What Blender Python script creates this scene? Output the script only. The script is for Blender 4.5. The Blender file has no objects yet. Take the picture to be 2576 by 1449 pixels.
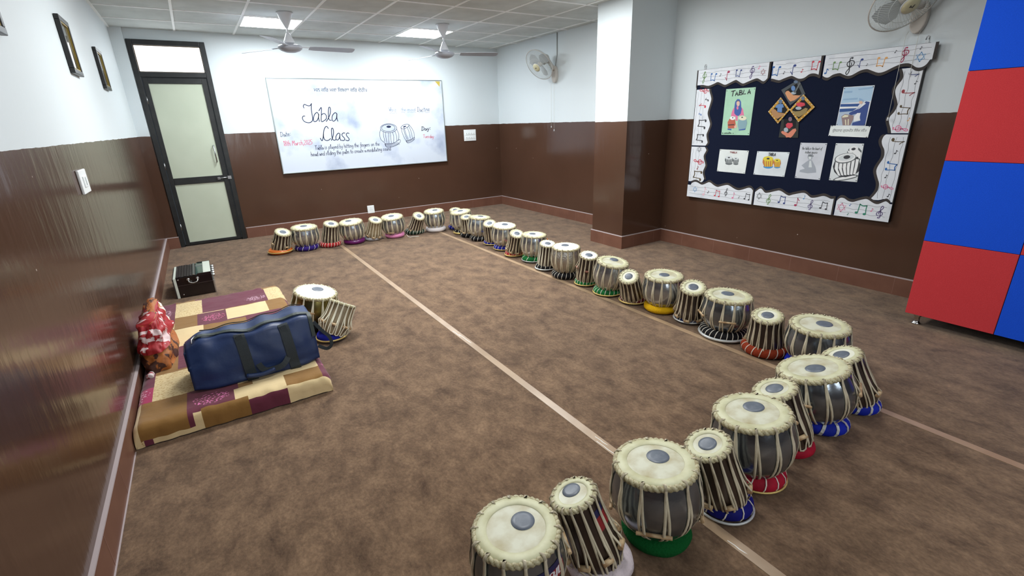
import bpy, math, random
from mathutils import Vector, Matrix, noise
PI = math.pi
COL = bpy.context.scene.collection
sc = bpy.context.scene
random.seed(7)

# ---------------------------------------------------------------- camera
F_PX = 1195.507
YAW, PITCH, ROLL = 0.560438, -0.338180, -0.033126
CAM_Z = 1.395
_f = Vector((math.sin(YAW)*math.cos(PITCH), math.cos(YAW)*math.cos(PITCH), math.sin(PITCH)))
_r0 = Vector((math.cos(YAW), -math.sin(YAW), 0)); _u0 = _r0.cross(_f)
_r = math.cos(ROLL)*_r0 + math.sin(ROLL)*_u0
_u = -math.sin(ROLL)*_r0 + math.cos(ROLL)*_u0
cam = bpy.data.cameras.new('camera'); cam.sensor_fit = 'HORIZONTAL'; cam.sensor_width = 36.0
cam.lens = F_PX/2576*36.0; cam.clip_start = 0.02; cam.clip_end = 60
camo = bpy.data.objects.new('camera', cam); COL.objects.link(camo)
M = Matrix.Identity(4)
for i in range(3):
    M[i][0] = _r[i]; M[i][1] = _u[i]; M[i][2] = -_f[i]
M[2][3] = CAM_Z
camo.matrix_world = M
sc.camera = camo

# ---------------------------------------------------------------- world, exposure, lamps
XL, XR, YB, YF, ZC, ZD = -0.533, 4.438, 7.303, -1.7, 2.501, 1.353
w = bpy.data.worlds.new('world'); sc.world = w; w.use_nodes = True
w.node_tree.nodes['Background'].inputs[0].default_value = (0.75, 0.87, 1.0, 1)
w.node_tree.nodes['Background'].inputs[1].default_value = 0.05
sc.view_settings.view_transform = 'Standard'
sc.view_settings.look = 'None'
sc.view_settings.exposure = 0.0
sc.view_settings.gamma = 1.0
sc.view_settings.use_curve_mapping = False
try:
    sc.cycles.use_denoising = True
    sc.cycles.max_bounces = 8; sc.cycles.diffuse_bounces = 5; sc.cycles.glossy_bounces = 4
    sc.cycles.transparent_max_bounces = 8; sc.cycles.sample_clamp_indirect = 6.0
except Exception:
    pass
PANEL_EMIT = 48.0          # emission of the two ceiling panels in view
def area(name, loc, sx, sy, power, col, rot=(0, 0, 0)):
    l = bpy.data.lights.new(name, 'AREA'); l.shape = 'RECTANGLE'; l.size = sx; l.size_y = sy
    l.energy = power; l.color = col
    o = bpy.data.objects.new(name, l); COL.objects.link(o); o.location = loc; o.rotation_euler = rot
    return o
CEIL_COL = (0.96, 0.99, 1.0)
for lx in (0.977, 2.792):
    for ly, pw in ((3.96, 62.0), (1.53, 24.0 if lx < 2 else 13.0)):
        area('ceiling_panel_lamp', (lx, ly, ZC-0.012), 0.58, 0.58, pw, CEIL_COL)
for wx in (0.75, 2.45):
    area('window_daylight', (wx, YF+0.03, 1.6), 0.62, 1.25, 17.0, (0.90, 0.96, 1.0), (PI/2, 0, 0))

# ---------------------------------------------------------------- helpers
def lin(c):
    return tuple(((x/255)/12.92 if x/255 <= 0.04045 else ((x/255+0.055)/1.055)**2.4) for x in c[:3]) + (1.0,)
MATS = {}
def mat(name, col, rough=0.6, metal=0.0, spec=0.5, var=None, bump=None, sheen=0, coat=0, emit=None, coords='Object'):
    """var=(scale, colour2, low, high): noise mix to a second colour; bump=(scale, strength, distance)"""
    if name in MATS: return MATS[name]
    m = bpy.data.materials.new(name); m.use_nodes = True
    nt = m.node_tree; b = nt.nodes['Principled BSDF']
    b.inputs['Base Color'].default_value = lin(col); b.inputs['Roughness'].default_value = rough
    b.inputs['Metallic'].default_value = metal; b.inputs['Specular IOR Level'].default_value = spec
    if sheen: b.inputs['Sheen Weight'].default_value = sheen; b.inputs['Sheen Roughness'].default_value = 0.4; b.inputs['Sheen Tint'].default_value = lin(col)
    if coat: b.inputs['Coat Weight'].default_value = coat; b.inputs['Coat Roughness'].default_value = 0.12
    if emit: b.inputs['Emission Color'].default_value = lin(emit[0]); b.inputs['Emission Strength'].default_value = emit[1]
    tc = None
    if var or bump:
        tc = nt.nodes.new('ShaderNodeTexCoord')
    if var:
        n = nt.nodes.new('ShaderNodeTexNoise'); n.inputs['Scale'].default_value = var[0]; n.inputs['Detail'].default_value = 5
        nt.links.new(tc.outputs[coords], n.inputs['Vector'])
        r = nt.nodes.new('ShaderNodeMapRange'); r.inputs['From Min'].default_value = var[2]; r.inputs['From Max'].default_value = var[3]
        nt.links.new(n.outputs['Fac'], r.inputs['Value'])
        x = nt.nodes.new('ShaderNodeMix'); x.data_type = 'RGBA'
        x.inputs['A'].default_value = lin(col); x.inputs['B'].default_value = lin(var[1])
        nt.links.new(r.outputs['Result'], x.inputs['Factor']); nt.links.new(x.outputs['Result'], b.inputs['Base Color'])
    if bump:
        n = nt.nodes.new('ShaderNodeTexNoise'); n.inputs['Scale'].default_value = bump[0]; n.inputs['Detail'].default_value = 4
        nt.links.new(tc.outputs[coords], n.inputs['Vector'])
        bp = nt.nodes.new('ShaderNodeBump'); bp.inputs['Strength'].default_value = bump[1]; bp.inputs['Distance'].default_value = bump[2]
        nt.links.new(n.outputs['Fac'], bp.inputs['Height']); nt.links.new(bp.outputs['Normal'], b.inputs['Normal'])
    MATS[name] = m
    return m

class MB:
    def __init__(s): s.v = []; s.f = []; s.m = []; s.s = []
    def add(s, vs, fs, mi=0, smooth=True):
        o = len(s.v); s.v += [tuple(p) for p in vs]
        for f in fs: s.f.append(tuple(o+i for i in f)); s.m.append(mi); s.s.append(smooth)
        return s
    def box(s, x0, x1, y0, y1, z0, z1, mi=0):
        vs = [(x, y, z) for z in (z0, z1) for y in (y0, y1) for x in (x0, x1)]
        return s.add(vs, [(0, 2, 3, 1), (4, 5, 7, 6), (0, 1, 5, 4), (2, 6, 7, 3), (0, 4, 6, 2), (1, 3, 7, 5)], mi, False)
    def lathe(s, prof, n=32, mi=0, smooth=True, cx=0, cy=0):
        """prof: (r, z) bottom to top; r == 0 ends close with a pole"""
        rings = []; vs = []; fs = []
        for r, z in prof:
            if r <= 1e-6: rings.append([len(vs)]); vs.append((cx, cy, z))
            else:
                rings.append(list(range(len(vs), len(vs)+n)))
                vs += [(cx+r*math.cos(2*PI*i/n), cy+r*math.sin(2*PI*i/n), z) for i in range(n)]
        for a, b in zip(rings, rings[1:]):
            for i in range(n):
                j = (i+1) % n
                if len(a) == 1 and len(b) == 1: continue
                if len(a) == 1: fs.append((a[0], b[j], b[i])[::-1] if False else (a[0], b[j], b[i]))
                elif len(b) == 1: fs.append((a[i], a[j], b[0]))
                else: fs.append((a[i], a[j], b[j], b[i]))
        return s.add(vs, fs, mi, smooth)
    def tube(s, pts, r, n=6, closed=False, mi=0, rz=None):
        pts = [Vector(p) for p in pts]; N = len(pts); vs = []; fs = []
        up = None
        for i, p in enumerate(pts):
            a = pts[(i-1) % N] if (closed or i > 0) else p
            b = pts[(i+1) % N] if (closed or i < N-1) else p
            t = (b-a)
            t = t.normalized() if t.length > 1e-9 else Vector((0, 0, 1))
            if up is None:
                up = Vector((0, 0, 1)) if abs(t.z) < 0.9 else Vector((1, 0, 0))
            up = (up - t*up.dot(t))
            up = up.normalized() if up.length > 1e-6 else t.orthogonal().normalized()
            sd = t.cross(up)
            rr = r[i] if isinstance(r, (list, tuple)) else r
            r2 = rz if rz else rr
            for k in range(n):
                q = 2*PI*k/n
                vs.append(p + sd*rr*math.cos(q) + up*r2*math.sin(q))
        for i in range(N if closed else N-1):
            for k in range(n):
                a = i*n+k; b = i*n+(k+1) % n; c = ((i+1) % N)*n+(k+1) % n; d = ((i+1) % N)*n+k
                fs.append((a, b, c, d))
        if not closed:
            fs.append(tuple(range(n))[::-1]); fs.append(tuple((N-1)*n+k for k in range(n)))
        return s.add(vs, fs, mi)
    def strap(s, pts, w, t, closed=False, mi=0, smooth=False):
        """flat strap; pts = (point, outward normal)"""
        N = len(pts); vs = []; fs = []
        for i, (p, nrm) in enumerate(pts):
            p = Vector(p); nrm = Vector(nrm).normalized()
            a = Vector(pts[(i-1) % N][0]) if (closed or i > 0) else p
            b = Vector(pts[(i+1) % N][0]) if (closed or i < N-1) else p
            tg = (b-a)
            tg = tg.normalized() if tg.length > 1e-9 else nrm.orthogonal()
            sd = tg.cross(nrm)
            sd = sd.normalized() if sd.length > 1e-6 else tg.orthogonal().normalized()
            for x, y in ((-1, -1), (1, -1), (1, 1), (-1, 1)):
                vs.append(p + sd*(x*w/2) + nrm*(y*t/2))
        for i in range(N if closed else N-1):
            for k in range(4):
                fs.append((i*4+k, i*4+(k+1) % 4, ((i+1) % N)*4+(k+1) % 4, ((i+1) % N)*4+k))
        if not closed: fs.append((3, 2, 1, 0)); fs.append(tuple((N-1)*4+k for k in range(4)))
        return s.add(vs, fs, mi, smooth)
    def prism(s, poly, z0, z1, mi=0):
        n = len(poly)
        ar = sum(poly[i][0]*poly[(i+1) % n][1]-poly[(i+1) % n][0]*poly[i][1] for i in range(n))
        if ar < 0: poly = poly[::-1]
        vs = [(x, y, z0) for x, y in poly]+[(x, y, z1) for x, y in poly]
        fs = [tuple(range(n))[::-1], tuple(range(n, 2*n))]+[(i, (i+1) % n, n+(i+1) % n, n+i) for i in range(n)]
        return s.add(vs, fs, mi, False)
    def ribbon(s, pts, w, z, mi=0, smooth=True):
        """flat pen stroke in the local XY plane"""
        P = [Vector((p[0], p[1], 0)) for p in pts]
        if smooth and len(P) > 2: P = catmull(P, 4)
        vs = []; N = len(P)
        for i, p in enumerate(P):
            t = P[min(i+1, N-1)]-P[max(i-1, 0)]
            t = t.normalized() if t.length > 1e-9 else Vector((1, 0, 0))
            nn = Vector((-t.y, t.x, 0))*(w/2)
            e = t*(w/2)*(-1 if i == 0 else 1 if i == N-1 else 0)
            vs += [p+nn+e+Vector((0, 0, z)), p-nn+e+Vector((0, 0, z))]
        return s.add(vs, [(2*i, 2*i+1, 2*i+3, 2*i+2) for i in range(N-1)], mi, False)
    def build(s, name, mats, parent=None, bevel=0, subsurf=0):
        me = bpy.data.meshes.new(name); me.from_pydata(s.v, [], s.f)
        for m in (mats if isinstance(mats, (list, tuple)) else [mats]): me.materials.append(m)
        me.polygons.foreach_set('material_index', s.m); me.polygons.foreach_set('use_smooth', s.s)
        me.update()
        o = bpy.data.objects.new(name, me); COL.objects.link(o)
        if parent: o.parent = parent
        if bevel:
            b = o.modifiers.new('bevel', 'BEVEL'); b.width = bevel; b.segments = 2; b.limit_method = 'ANGLE'
        if subsurf:
            b = o.modifiers.new('sub', 'SUBSURF'); b.levels = subsurf; b.render_levels = subsurf
        return o

def catmull(P, k):
    out = []
    for i in range(len(P)-1):
        a = P[max(i-1, 0)]; b = P[i]; c = P[i+1]; d = P[min(i+2, len(P)-1)]
        for j in range(k):
            t = j/k
            out.append(0.5*((2*b)+(c-a)*t+(2*a-5*b+4*c-d)*t*t+(3*b-a-3*c+d)*t*t*t))
    out.append(P[-1])
    return out

def thing(name, label, cat, mw=None, group=None):
    o = bpy.data.objects.new(name, None); COL.objects.link(o); o.empty_display_size = 0.05
    if mw is not None: o.matrix_world = mw
    o['label'] = label; o['category'] = cat
    if group: o['group'] = group
    return o
def tag(o, label, cat, group=None):
    o['label'] = label; o['category'] = cat
    if group: o['group'] = group
    return o
def struct(o): o['kind'] = 'structure'; return o
def frame_at(loc, x, y, z):
    m = Matrix.Identity(4)
    for i in range(3): m[i][0] = x[i]; m[i][1] = y[i]; m[i][2] = z[i]; m[i][3] = loc[i]
    return m
def on_back(x, z, off=0.0): return frame_at((x, YB-off, z), (1, 0, 0), (0, 0, 1), (0, -1, 0))
def on_right(y, z, off=0.0): return frame_at((XR-off, y, z), (0, -1, 0), (0, 0, 1), (-1, 0, 0))
def on_left(y, z, off=0.0): return frame_at((XL+off, y, z), (0, 1, 0), (0, 0, 1), (1, 0, 0))

# one-stroke handwriting font: strokes of x,y points, x-height 4, ascender 8, descender -3
GLY = {
 'a': '30 4 10 35 0 15 8 1 25 4 32 30 32 8 38 0', 'b': '2 80 2 2 20 0 32 18 22 38 4 30', 'c': '30 33 15 40 2 20 12 1 32 6',
 'd': '30 34 10 36 0 15 10 0 28 6 32 80 32 5 38 0', 'e': '2 18 28 24 22 38 8 36 0 18 10 1 32 6', 'f': '26 74 16 80 12 60 12 -28/2 38 26 38',
 'g': '30 34 10 38 0 20 12 4 28 10 32 38 30 -20 14 -30 2 -22', 'h': '2 80 2 0/2 24 16 40 28 32 28 4 34 0', 'i': '4 38 4 4 10 0/4 52 5 55',
 'k': '2 80 2 0/26 38 4 18 28 0', 'l': '2 30 14 70 8 80 2 70 4 8 14 0', 'm': '2 38 2 0/2 24 14 40 20 28 20 0/20 26 32 40 40 28 40 4 46 0',
 'n': '2 38 2 0/2 24 16 40 28 30 28 4 34 0', 'o': '16 39 2 25 4 5 18 0 30 14 26 34 16 39', 'p': '2 38 2 -30/2 28 18 40 30 22 18 2 2 10',
 'r': '2 38 2 0/2 22 14 38 24 34', 's': '26 34 12 40 4 30 22 16 18 2 0 4', 't': '10 70 10 8 20 0/0 42 24 44', 'u': '2 38 4 6 16 0 28 12 28 38 28 6 34 0',
 'v': '2 38 14 0 26 38', 'w': '2 38 10 0 20 30 30 0 38 38', 'y': '2 38 14 6/30 38 14 -28 2 -26', 'z': '2 38 28 38 2 0 30 0',
 'D': '6 76 4 2/2 76 30 68 38 38 26 6 0 2', 'T': '0 74 44 78/23 76 22 2', 'L': '4 76 4 2 34 2', 'M': '2 0 6 76 22 30 38 76 44 0', 'W': '0 76 12 2 24 50 36 2 46 78',
 'Z': '2 74 34 76 2 2 38 0', 'A': '0 0 18 76 36 0/8 26 30 26', 'B': '4 0 4 76 28 70 26 44 4 40 32 34 30 4 4 0', 'I': '6 76 6 0', 'U': '2 76 4 10 18 0 32 10 34 76',
 '1': '6 60 16 76 16 0', '8': '18 40 4 56 16 76 30 60 4 18 18 0 32 16 18 40', '2': '2 62 16 76 30 60 2 2 34 2', '0': '16 76 2 40 14 2 30 34 16 76', '5': '30 76 6 76 4 44 26 44 30 16 4 2',
 ':': '6 40 7 43/6 10 7 13', ',': '8 4 2 -14', '.': '4 0 5 3'}
ADV = {'m': 54, 'w': 48, 'i': 18, 'l': 22, 'T': 52, 'M': 54, 'W': 54, 'D': 48, 'I': 18, ':': 18, ',': 18, ' ': 26, '1': 26, 't': 30, 'f': 32, 'r': 30, 'Z': 46, 'A': 46, 'B': 44, 'U': 46}
def writing(mb, txt, p, q, h, wd, z, mi=0):
    """handwriting from baseline point p to q with cap height h (local XY)"""
    tot = sum(ADV.get(c, 40) for c in txt); x = 0
    d = (Vector(q)-Vector(p)); L = d.length; d = d/L; n = Vector((-d.y, d.x)); k = L/tot; kh = h/78
    for c in txt:
        for st in GLY.get(c, '').split('/'):
            a = [float(t) for t in st.split()]
            pts = [Vector(p)+d*((x+a[i]+0.12*a[i+1])*k)+n*(a[i+1]*kh) for i in range(0, len(a)-1, 2)]
            if len(pts) > 1: mb.ribbon(pts, wd, z, mi)
        x += ADV.get(c, 40)
def font_mesh(txt, width, shear=0.0):
    cu = bpy.data.curves.new('t', 'FONT'); cu.body = txt; cu.size = 1.0; cu.shear = shear; cu.resolution_u = 3
    ob = bpy.data.objects.new('t', cu); COL.objects.link(ob)
    dg = bpy.context.evaluated_depsgraph_get(); dg.update()
    me = bpy.data.meshes.new_from_object(ob.evaluated_get(dg))
    bpy.data.objects.remove(ob)
    xs = [v.co.x for v in me.vertices]; ys = [v.co.y for v in me.vertices]
    vs = [tuple(v.co) for v in me.vertices]; fs = [tuple(p.vertices) for p in me.polygons]
    bpy.data.meshes.remove(me)
    if not xs: return [], [], 0
    k = width/(max(xs)-min(xs)); x0 = min(xs)
    return [((x-x0)*k, y*k, 0) for x, y, z in vs], fs, (max(ys)-min(ys))*k
# ================================================================ measured shapes (metres)
WB_TITLE=[[(.4055,.8414),(.402,.8622),(.4121,.8814),(.4265,.884),(.449,.872),(.4833,.8668),(.51,.8922)],[(.509,.8943),(.4987,.8401),(.4959,.7702),(.4963,.7068),(.4834,.6717),(.4518,.6527),(.4165,.6537),(.3806,.6709),(.3649,.7029),(.3684,.7238),(.3812,.7375),(.3986,.7371)],[(.5792,.7545),(.5718,.7758),(.5581,.7796),(.5291,.7555),(.5081,.7136),(.5032,.6747),(.5179,.6637),(.5489,.6771),(.5736,.7192),(.584,.7615),(.5739,.712),(.5781,.6656)],[(.5943,.8037),(.6078,.8211),(.6313,.8419),(.6174,.7537),(.6034,.665),(.6387,.6712),(.6718,.6954),(.681,.731),(.6672,.7599),(.6423,.7639),(.6178,.7466)],[(.6704,.6632),(.7022,.7019),(.7378,.7656),(.7487,.8226),(.7427,.8454),(.7289,.8371),(.7143,.7804),(.7081,.7161),(.7136,.68),(.7389,.6758)],[(.8256,.7568),(.8129,.7714),(.7938,.7682),(.7629,.7365),(.7512,.6935),(.7594,.6644),(.7865,.6709),(.8143,.7065),(.8282,.7639),(.8181,.7064),(.8251,.6626)],[(.5552,.4427),(.5657,.4167),(.5761,.4125),(.5934,.452),(.6076,.5097),(.625,.5599),(.6483,.5917),(.6672,.5947),(.6805,.571)],[(.6076,.5097),(.6018,.4589),(.6108,.4219),(.6422,.4095),(.6735,.4191),(.6891,.4331)],[(.6999,.4105),(.7286,.4609),(.7449,.5191),(.7441,.563),(.7342,.5721),(.7222,.5565),(.7144,.4909),(.7166,.4319),(.7357,.4088),(.7593,.4151)],[(.8274,.4901),(.8139,.5017),(.7935,.4914),(.7697,.4591),(.7657,.4223),(.7851,.4102),(.8116,.4351),(.8297,.49),(.8203,.4421),(.8282,.4023)],[(.8974,.4984),(.8787,.5014),(.8572,.4852),(.8577,.4628),(.8773,.4397),(.8856,.4169),(.8676,.399),(.8414,.4039)],[(.9545,.4925),(.9361,.4992),(.9167,.4828),(.9189,.4603),(.9382,.4333),(.9481,.4103),(.9287,.3938),(.899,.4027)]]
WB_DRUMS=[[(1.6707,.5377),(1.6645,.5214),(1.6501,.5065),(1.6285,.494),(1.6012,.4849),(1.5702,.4797),(1.5377,.4788),(1.5058,.4822),(1.4768,.4896),(1.4525,.5006),(1.4347,.5143),(1.4243,.5298),(1.4222,.5462),(1.4284,.5622),(1.4425,.5769),(1.4635,.5892),(1.4902,.5983),(1.5207,.6037),(1.5529,.6049),(1.5849,.6018),(1.6142,.5946),(1.639,.5838),(1.6575,.57),(1.6683,.5543),(1.6707,.5377)],[(1.6452,.5423),(1.6402,.5296),(1.6285,.518),(1.6109,.5084),(1.5886,.5013),(1.5633,.4973),(1.5366,.4966),(1.5105,.4992),(1.4866,.505),(1.4667,.5136),(1.4519,.5243),(1.4433,.5364),(1.4415,.5492),(1.4465,.5617),(1.458,.5731),(1.4752,.5827),(1.4971,.5898),(1.522,.5939),(1.5485,.5948),(1.5747,.5923),(1.5988,.5867),(1.6191,.5782),(1.6343,.5675),(1.6432,.5552),(1.6452,.5423)],[(1.4232,.5293),(1.4037,.4861),(1.3996,.4349),(1.4127,.3826),(1.4631,.3393)],[(1.6671,.5282),(1.6887,.4677),(1.69,.4076),(1.6685,.3633)],[(1.4589,.4987),(1.4556,.4399),(1.4653,.3579)],[(1.4891,.4865),(1.4885,.4163),(1.4954,.3415)],[(1.5359,.4774),(1.5265,.3325)],[(1.5639,.4763),(1.5631,.3344)],[(1.6009,.4823),(1.6087,.4111),(1.5978,.3327)],[(1.6385,.492),(1.6551,.4241),(1.6472,.3568)],[(1.4617,.3282),(1.4761,.2825),(1.5191,.2712),(1.6018,.2834),(1.6887,.3245),(1.7078,.3615),(1.6948,.3772)],[(1.4617,.3282),(1.5251,.3213),(1.6076,.3323),(1.6948,.3772)],[(1.4694,.3256),(1.4761,.2825)],[(1.4869,.3249),(1.4945,.2818)],[(1.5045,.3245),(1.5131,.2816)],[(1.5223,.3244),(1.5317,.282)],[(1.5401,.3247),(1.5504,.2828)],[(1.5579,.3253),(1.5693,.2842)],[(1.5759,.3262),(1.5883,.2861)],[(1.594,.3275),(1.6073,.2886)],[(1.6121,.3291),(1.6265,.2915)],[(1.6303,.331),(1.6458,.2951)],[(1.6486,.3333),(1.6652,.2991)],[(1.667,.3359),(1.6847,.3037)],[(1.8676,.5805),(1.8665,.5705),(1.8577,.5593),(1.8421,.548),(1.8217,.5382),(1.799,.531),(1.7767,.5272),(1.7575,.5273),(1.7437,.5313),(1.737,.5387),(1.7381,.5485),(1.7469,.5597),(1.7623,.5709),(1.7825,.5807),(1.8052,.5879),(1.8275,.5918),(1.8468,.5918),(1.8607,.5878),(1.8676,.5805)],[(1.7422,.5405),(1.7477,.4804),(1.7723,.404),(1.8038,.3494)],[(1.871,.5813),(1.9113,.5273),(1.9378,.458),(1.9356,.397)],[(1.7783,.5318),(1.7873,.4639),(1.818,.364)],[(1.7911,.5351),(1.8039,.4632),(1.8355,.3708)],[(1.8341,.5487),(1.8596,.4762),(1.8707,.3845)],[(1.8611,.5666),(1.8905,.4902),(1.9052,.3906)],[(1.7955,.3498),(1.8214,.318),(1.8822,.3342),(1.9324,.3664),(1.9381,.3969)],[(1.7955,.3498),(1.8598,.3621),(1.9381,.3969)],[(1.8042,.3532),(1.8134,.3222)],[(1.8188,.3563),(1.8275,.3276)],[(1.8335,.3595),(1.8415,.3331)],[(1.8481,.3626),(1.8556,.3385)],[(1.8628,.3658),(1.8697,.344)],[(1.8775,.3689),(1.8838,.3495)],[(1.8922,.3721),(1.898,.3549)],[(1.9069,.3752),(1.9122,.3604)],[(1.9217,.3784),(1.9264,.3659)]]
WB_SPOTS=[[(1.5863,.5627),(1.5819,.5555),(1.5712,.55),(1.5564,.5472),(1.5404,.5477),(1.5265,.5515),(1.5173,.5576),(1.5147,.565),(1.5191,.5722),(1.5297,.5777),(1.5444,.5805),(1.5603,.58),(1.5743,.5763),(1.5836,.5702)],[(1.8223,.5659),(1.8203,.5602),(1.8118,.5537),(1.7991,.5483),(1.7855,.5453),(1.7748,.5456),(1.7698,.549),(1.7718,.5547),(1.7803,.5611),(1.793,.5665),(1.8066,.5695),(1.8173,.5693)]]
WB_TEXT=[('Date:',(.0535,.4838),(.1867,.4923),.061,'g'),('18th March,2025',(.0669,.3678),(.4413,.3679),.063,'r'),('Tabla is played by hitting the fingers on the',(.4606,.2947),(1.3823,.3039),.0564,'g'),('head and sliding the palm to create a modulating sound',(.3944,.2117),(1.5441,.2284),.0565,'g'),('Day:',(2.0651,.4899),(2.2182,.4975),.0572,'k'),('Tuesday',(2.0758,.3816),(2.2642,.3749),.05,'r'),('Who is',(1.5802,.778),(1.6961,.7776),.054,'l'),('the',(1.765,.7779),(1.8469,.778),.051,'l'),('mod',(1.8634,.7777),(1.9968,.7785),.044,'l'),('Dactine',(2.0248,.7646),(2.2312,.7724),.0668,'g')]
WB_WAVES=[[(1.589,.7519),(1.6175,.7571),(1.6406,.7494),(1.6695,.7562),(1.6956,.7521)],[(1.7666,.7559),(1.7917,.7613),(1.8238,.7548)],[(1.8654,.7585),(1.895,.7639),(1.9275,.7574),(1.9657,.7627),(1.9986,.7561)],[(2.04,.7479),(2.079,.7547),(2.1208,.7464)],[(2.143,.7536),(2.1811,.7468),(2.2255,.7574)]]
WB_TRI=[(2.3541,1.1961),(2.4358,1.1946),(2.4244,1.1182)]
WB_GUR=((.5688,1.1),(1.2895,1.1136))
NB_EDGE={'top':[[(.043,1.105),(.074,1.105),(.136,1.092),(.2,1.108),(.235,1.119),(.273,1.106),(.317,1.088),(.358,1.099),(.423,1.122),(.451,1.112),(.501,1.086),(.545,1.096),(.619,1.118),(.651,1.115),(.697,1.09),(.726,1.104),(.747,1.132)],[(.769,1.103),(.779,1.105),(.841,1.087),(.879,1.097),(.939,1.113),(.962,1.108),(1.009,1.086),(1.052,1.088),(1.085,1.11),(1.11,1.117),(1.142,1.113),(1.177,1.097)],[(1.197,1.093),(1.219,1.079),(1.245,1.076),(1.276,1.094),(1.322,1.101),(1.348,1.09),(1.383,1.076),(1.415,1.079),(1.465,1.105),(1.508,1.112),(1.54,1.1),(1.591,1.079),(1.632,1.085),(1.677,1.107),(1.722,1.124),(1.761,1.126),(1.786,1.117),(1.821,1.093),(1.852,1.092),(1.875,1.108),(1.889,1.136)]],'left':[[(.147,1.064),(.149,1.043),(.175,.987),(.179,.95),(.156,.859),(.157,.822),(.183,.766),(.195,.728),(.179,.672),(.165,.633),(.177,.584),(.187,.555),(.166,.525)],[(.161,.512),(.182,.484),(.177,.466),(.157,.418),(.184,.346),(.187,.322),(.165,.26),(.182,.212),(.188,.188),(.159,.157),(.075,.171),(.031,.156)]],'bottom':[[(.035,.118),(.048,.139),(.081,.154),(.115,.151),(.162,.133),(.198,.139),(.246,.163),(.274,.161),(.312,.14),(.356,.126),(.403,.139),(.455,.154),(.489,.15),(.545,.125),(.591,.115),(.64,.129),(.688,.148),(.719,.145),(.744,.122)],[(.763,.115),(.803,.15),(.827,.147),(.86,.119),(.894,.123),(.938,.138),(.981,.151),(.993,.151),(1.018,.144),(1.076,.116),(1.115,.128),(1.191,.151),(1.225,.148),(1.262,.123),(1.285,.118),(1.321,.127),(1.366,.143),(1.398,.138),(1.431,.126),(1.457,.131)],[(1.477,.114),(1.499,.141),(1.529,.142),(1.561,.124),(1.596,.119),(1.627,.132),(1.671,.15),(1.698,.151),(1.743,.127),(1.775,.124),(1.815,.149),(1.832,.146),(1.849,.133)]],'right':[[(1.734,1.093),(1.75,1.057),(1.751,1.022),(1.73,.984),(1.722,.953),(1.728,.922),(1.748,.876),(1.756,.844),(1.746,.803),(1.724,.767),(1.724,.735),(1.745,.684),(1.755,.651)],[(1.726,.642),(1.712,.628),(1.706,.594),(1.717,.561),(1.736,.528),(1.742,.475),(1.719,.415),(1.713,.37),(1.733,.317),(1.75,.278),(1.751,.228),(1.732,.185),(1.719,.156),(1.77,.154),(1.811,.168),(1.846,.147)]]}
NB_GLYPH=[('t0','clef',.081,1.171,.102,180,'gr'),('t0','pair',.186,1.165,.077,180,'bl'),('t0','note',.335,1.17,.087,180,'cr'),('t0','pair',.449,1.177,.068,180,'nv'),('t0','clef',.582,1.173,.1,180,'pu'),('t0','star',.686,1.167,.051,0,'rd'),('t0','mini',.646,1.208,.032,0,'pk'),('t0','mini',.26,1.18,.029,0,'bk'),('t1','pair',.806,1.161,.085,180,'bl'),('t1','note',.953,1.163,.083,180,'nv'),('t1','pair',1.131,1.173,.075,180,'re'),('t1','mini',.878,1.144,.026,0,'bk'),('t1','mini',1.029,1.145,.031,0,'re'),('l0','clef',.088,1.047,.1,90,'re'),('l0','note',.089,.908,.086,90,'re'),('l0','pair',.098,.732,.102,90,'bk'),('l0','mini',.132,.965,.046,90,'bk'),('l0','mini',.067,.831,.039,90,'bl'),('t2','mini',1.224,1.122,.044,0,'bl'),('t2','pair',1.294,1.154,.068,180,'gr'),('t2','clef',1.389,1.144,.118,180,'bk'),('t2','note',1.459,1.16,.065,180,'nv'),('t2','pair',1.599,1.15,.072,180,'or'),('t2','clef',1.734,1.183,.095,180,'cr'),('t2','star',1.831,1.159,.064,0,'sb'),('t2','mini',1.675,1.211,.022,0,'bk'),('t2','mini',1.506,1.142,.019,0,'bk'),('t2','mini',1.823,1.216,.021,0,'bk'),('r0','note',1.811,1.051,.066,270,'nv'),('r0','note',1.801,.931,.084,270,'rd'),('r0','pair',1.805,.813,.073,270,'br'),('r0','clef',1.807,.683,.094,270,'pk'),('r0','mini',1.838,.993,.026,0,'bk'),('r0','mini',1.846,.746,.027,0,'or'),('l1','pair',.089,.595,.094,90,'bk'),('l1','star',.098,.488,.06,0,'bk'),('l1','clef',.102,.361,.117,90,'re'),('l1','pair',.103,.219,.112,90,'br'),('l1','mini',.102,.299,.036,0,'rd'),('b0','star',.093,.076,.06,0,'sb'),('b0','note',.21,.065,.093,0,'pl'),('b0','pair',.361,.062,.072,0,'re'),('b0','clef',.461,.084,.077,0,'bk'),('b0','note',.544,.057,.065,0,'pk'),('b0','pair',.687,.064,.068,0,'bk'),('b0','mini',.258,.064,.03,0,'bk'),('b0','mini',.607,.049,.023,0,'bk'),('b1','star',.809,.083,.062,0,'bk'),('b1','clef',.904,.063,.093,0,'gr'),('b1','pair',1.026,.074,.075,0,'nv'),('b1','note',1.16,.065,.078,0,'cr'),('b1','note',1.217,.114,.036,0,'sb'),('b1','clef',1.279,.057,.084,0,'pu'),('b1','pair',1.385,.065,.069,0,'bk'),('b2','star',1.523,.066,.075,0,'pk'),('b2','pair',1.667,.071,.088,0,'te'),('b2','clef',1.798,.065,.095,0,'pu'),('b2','mini',1.743,.073,.03,0,'pk'),('b2','mini',1.584,.095,.021,0,'bl'),('b2','mini',1.581,.019,.021,0,'te'),('r1','note',1.806,.596,.086,270,'br'),('r1','pair',1.805,.415,.075,270,'bl'),('r1','clef',1.808,.258,.08,270,'pk'),('r1','mini',1.814,.516,.032,0,'bk'),('r1','mini',1.786,.336,.029,0,'bk'),('r1','mini',1.829,.196,.029,0,'bk')]
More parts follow.
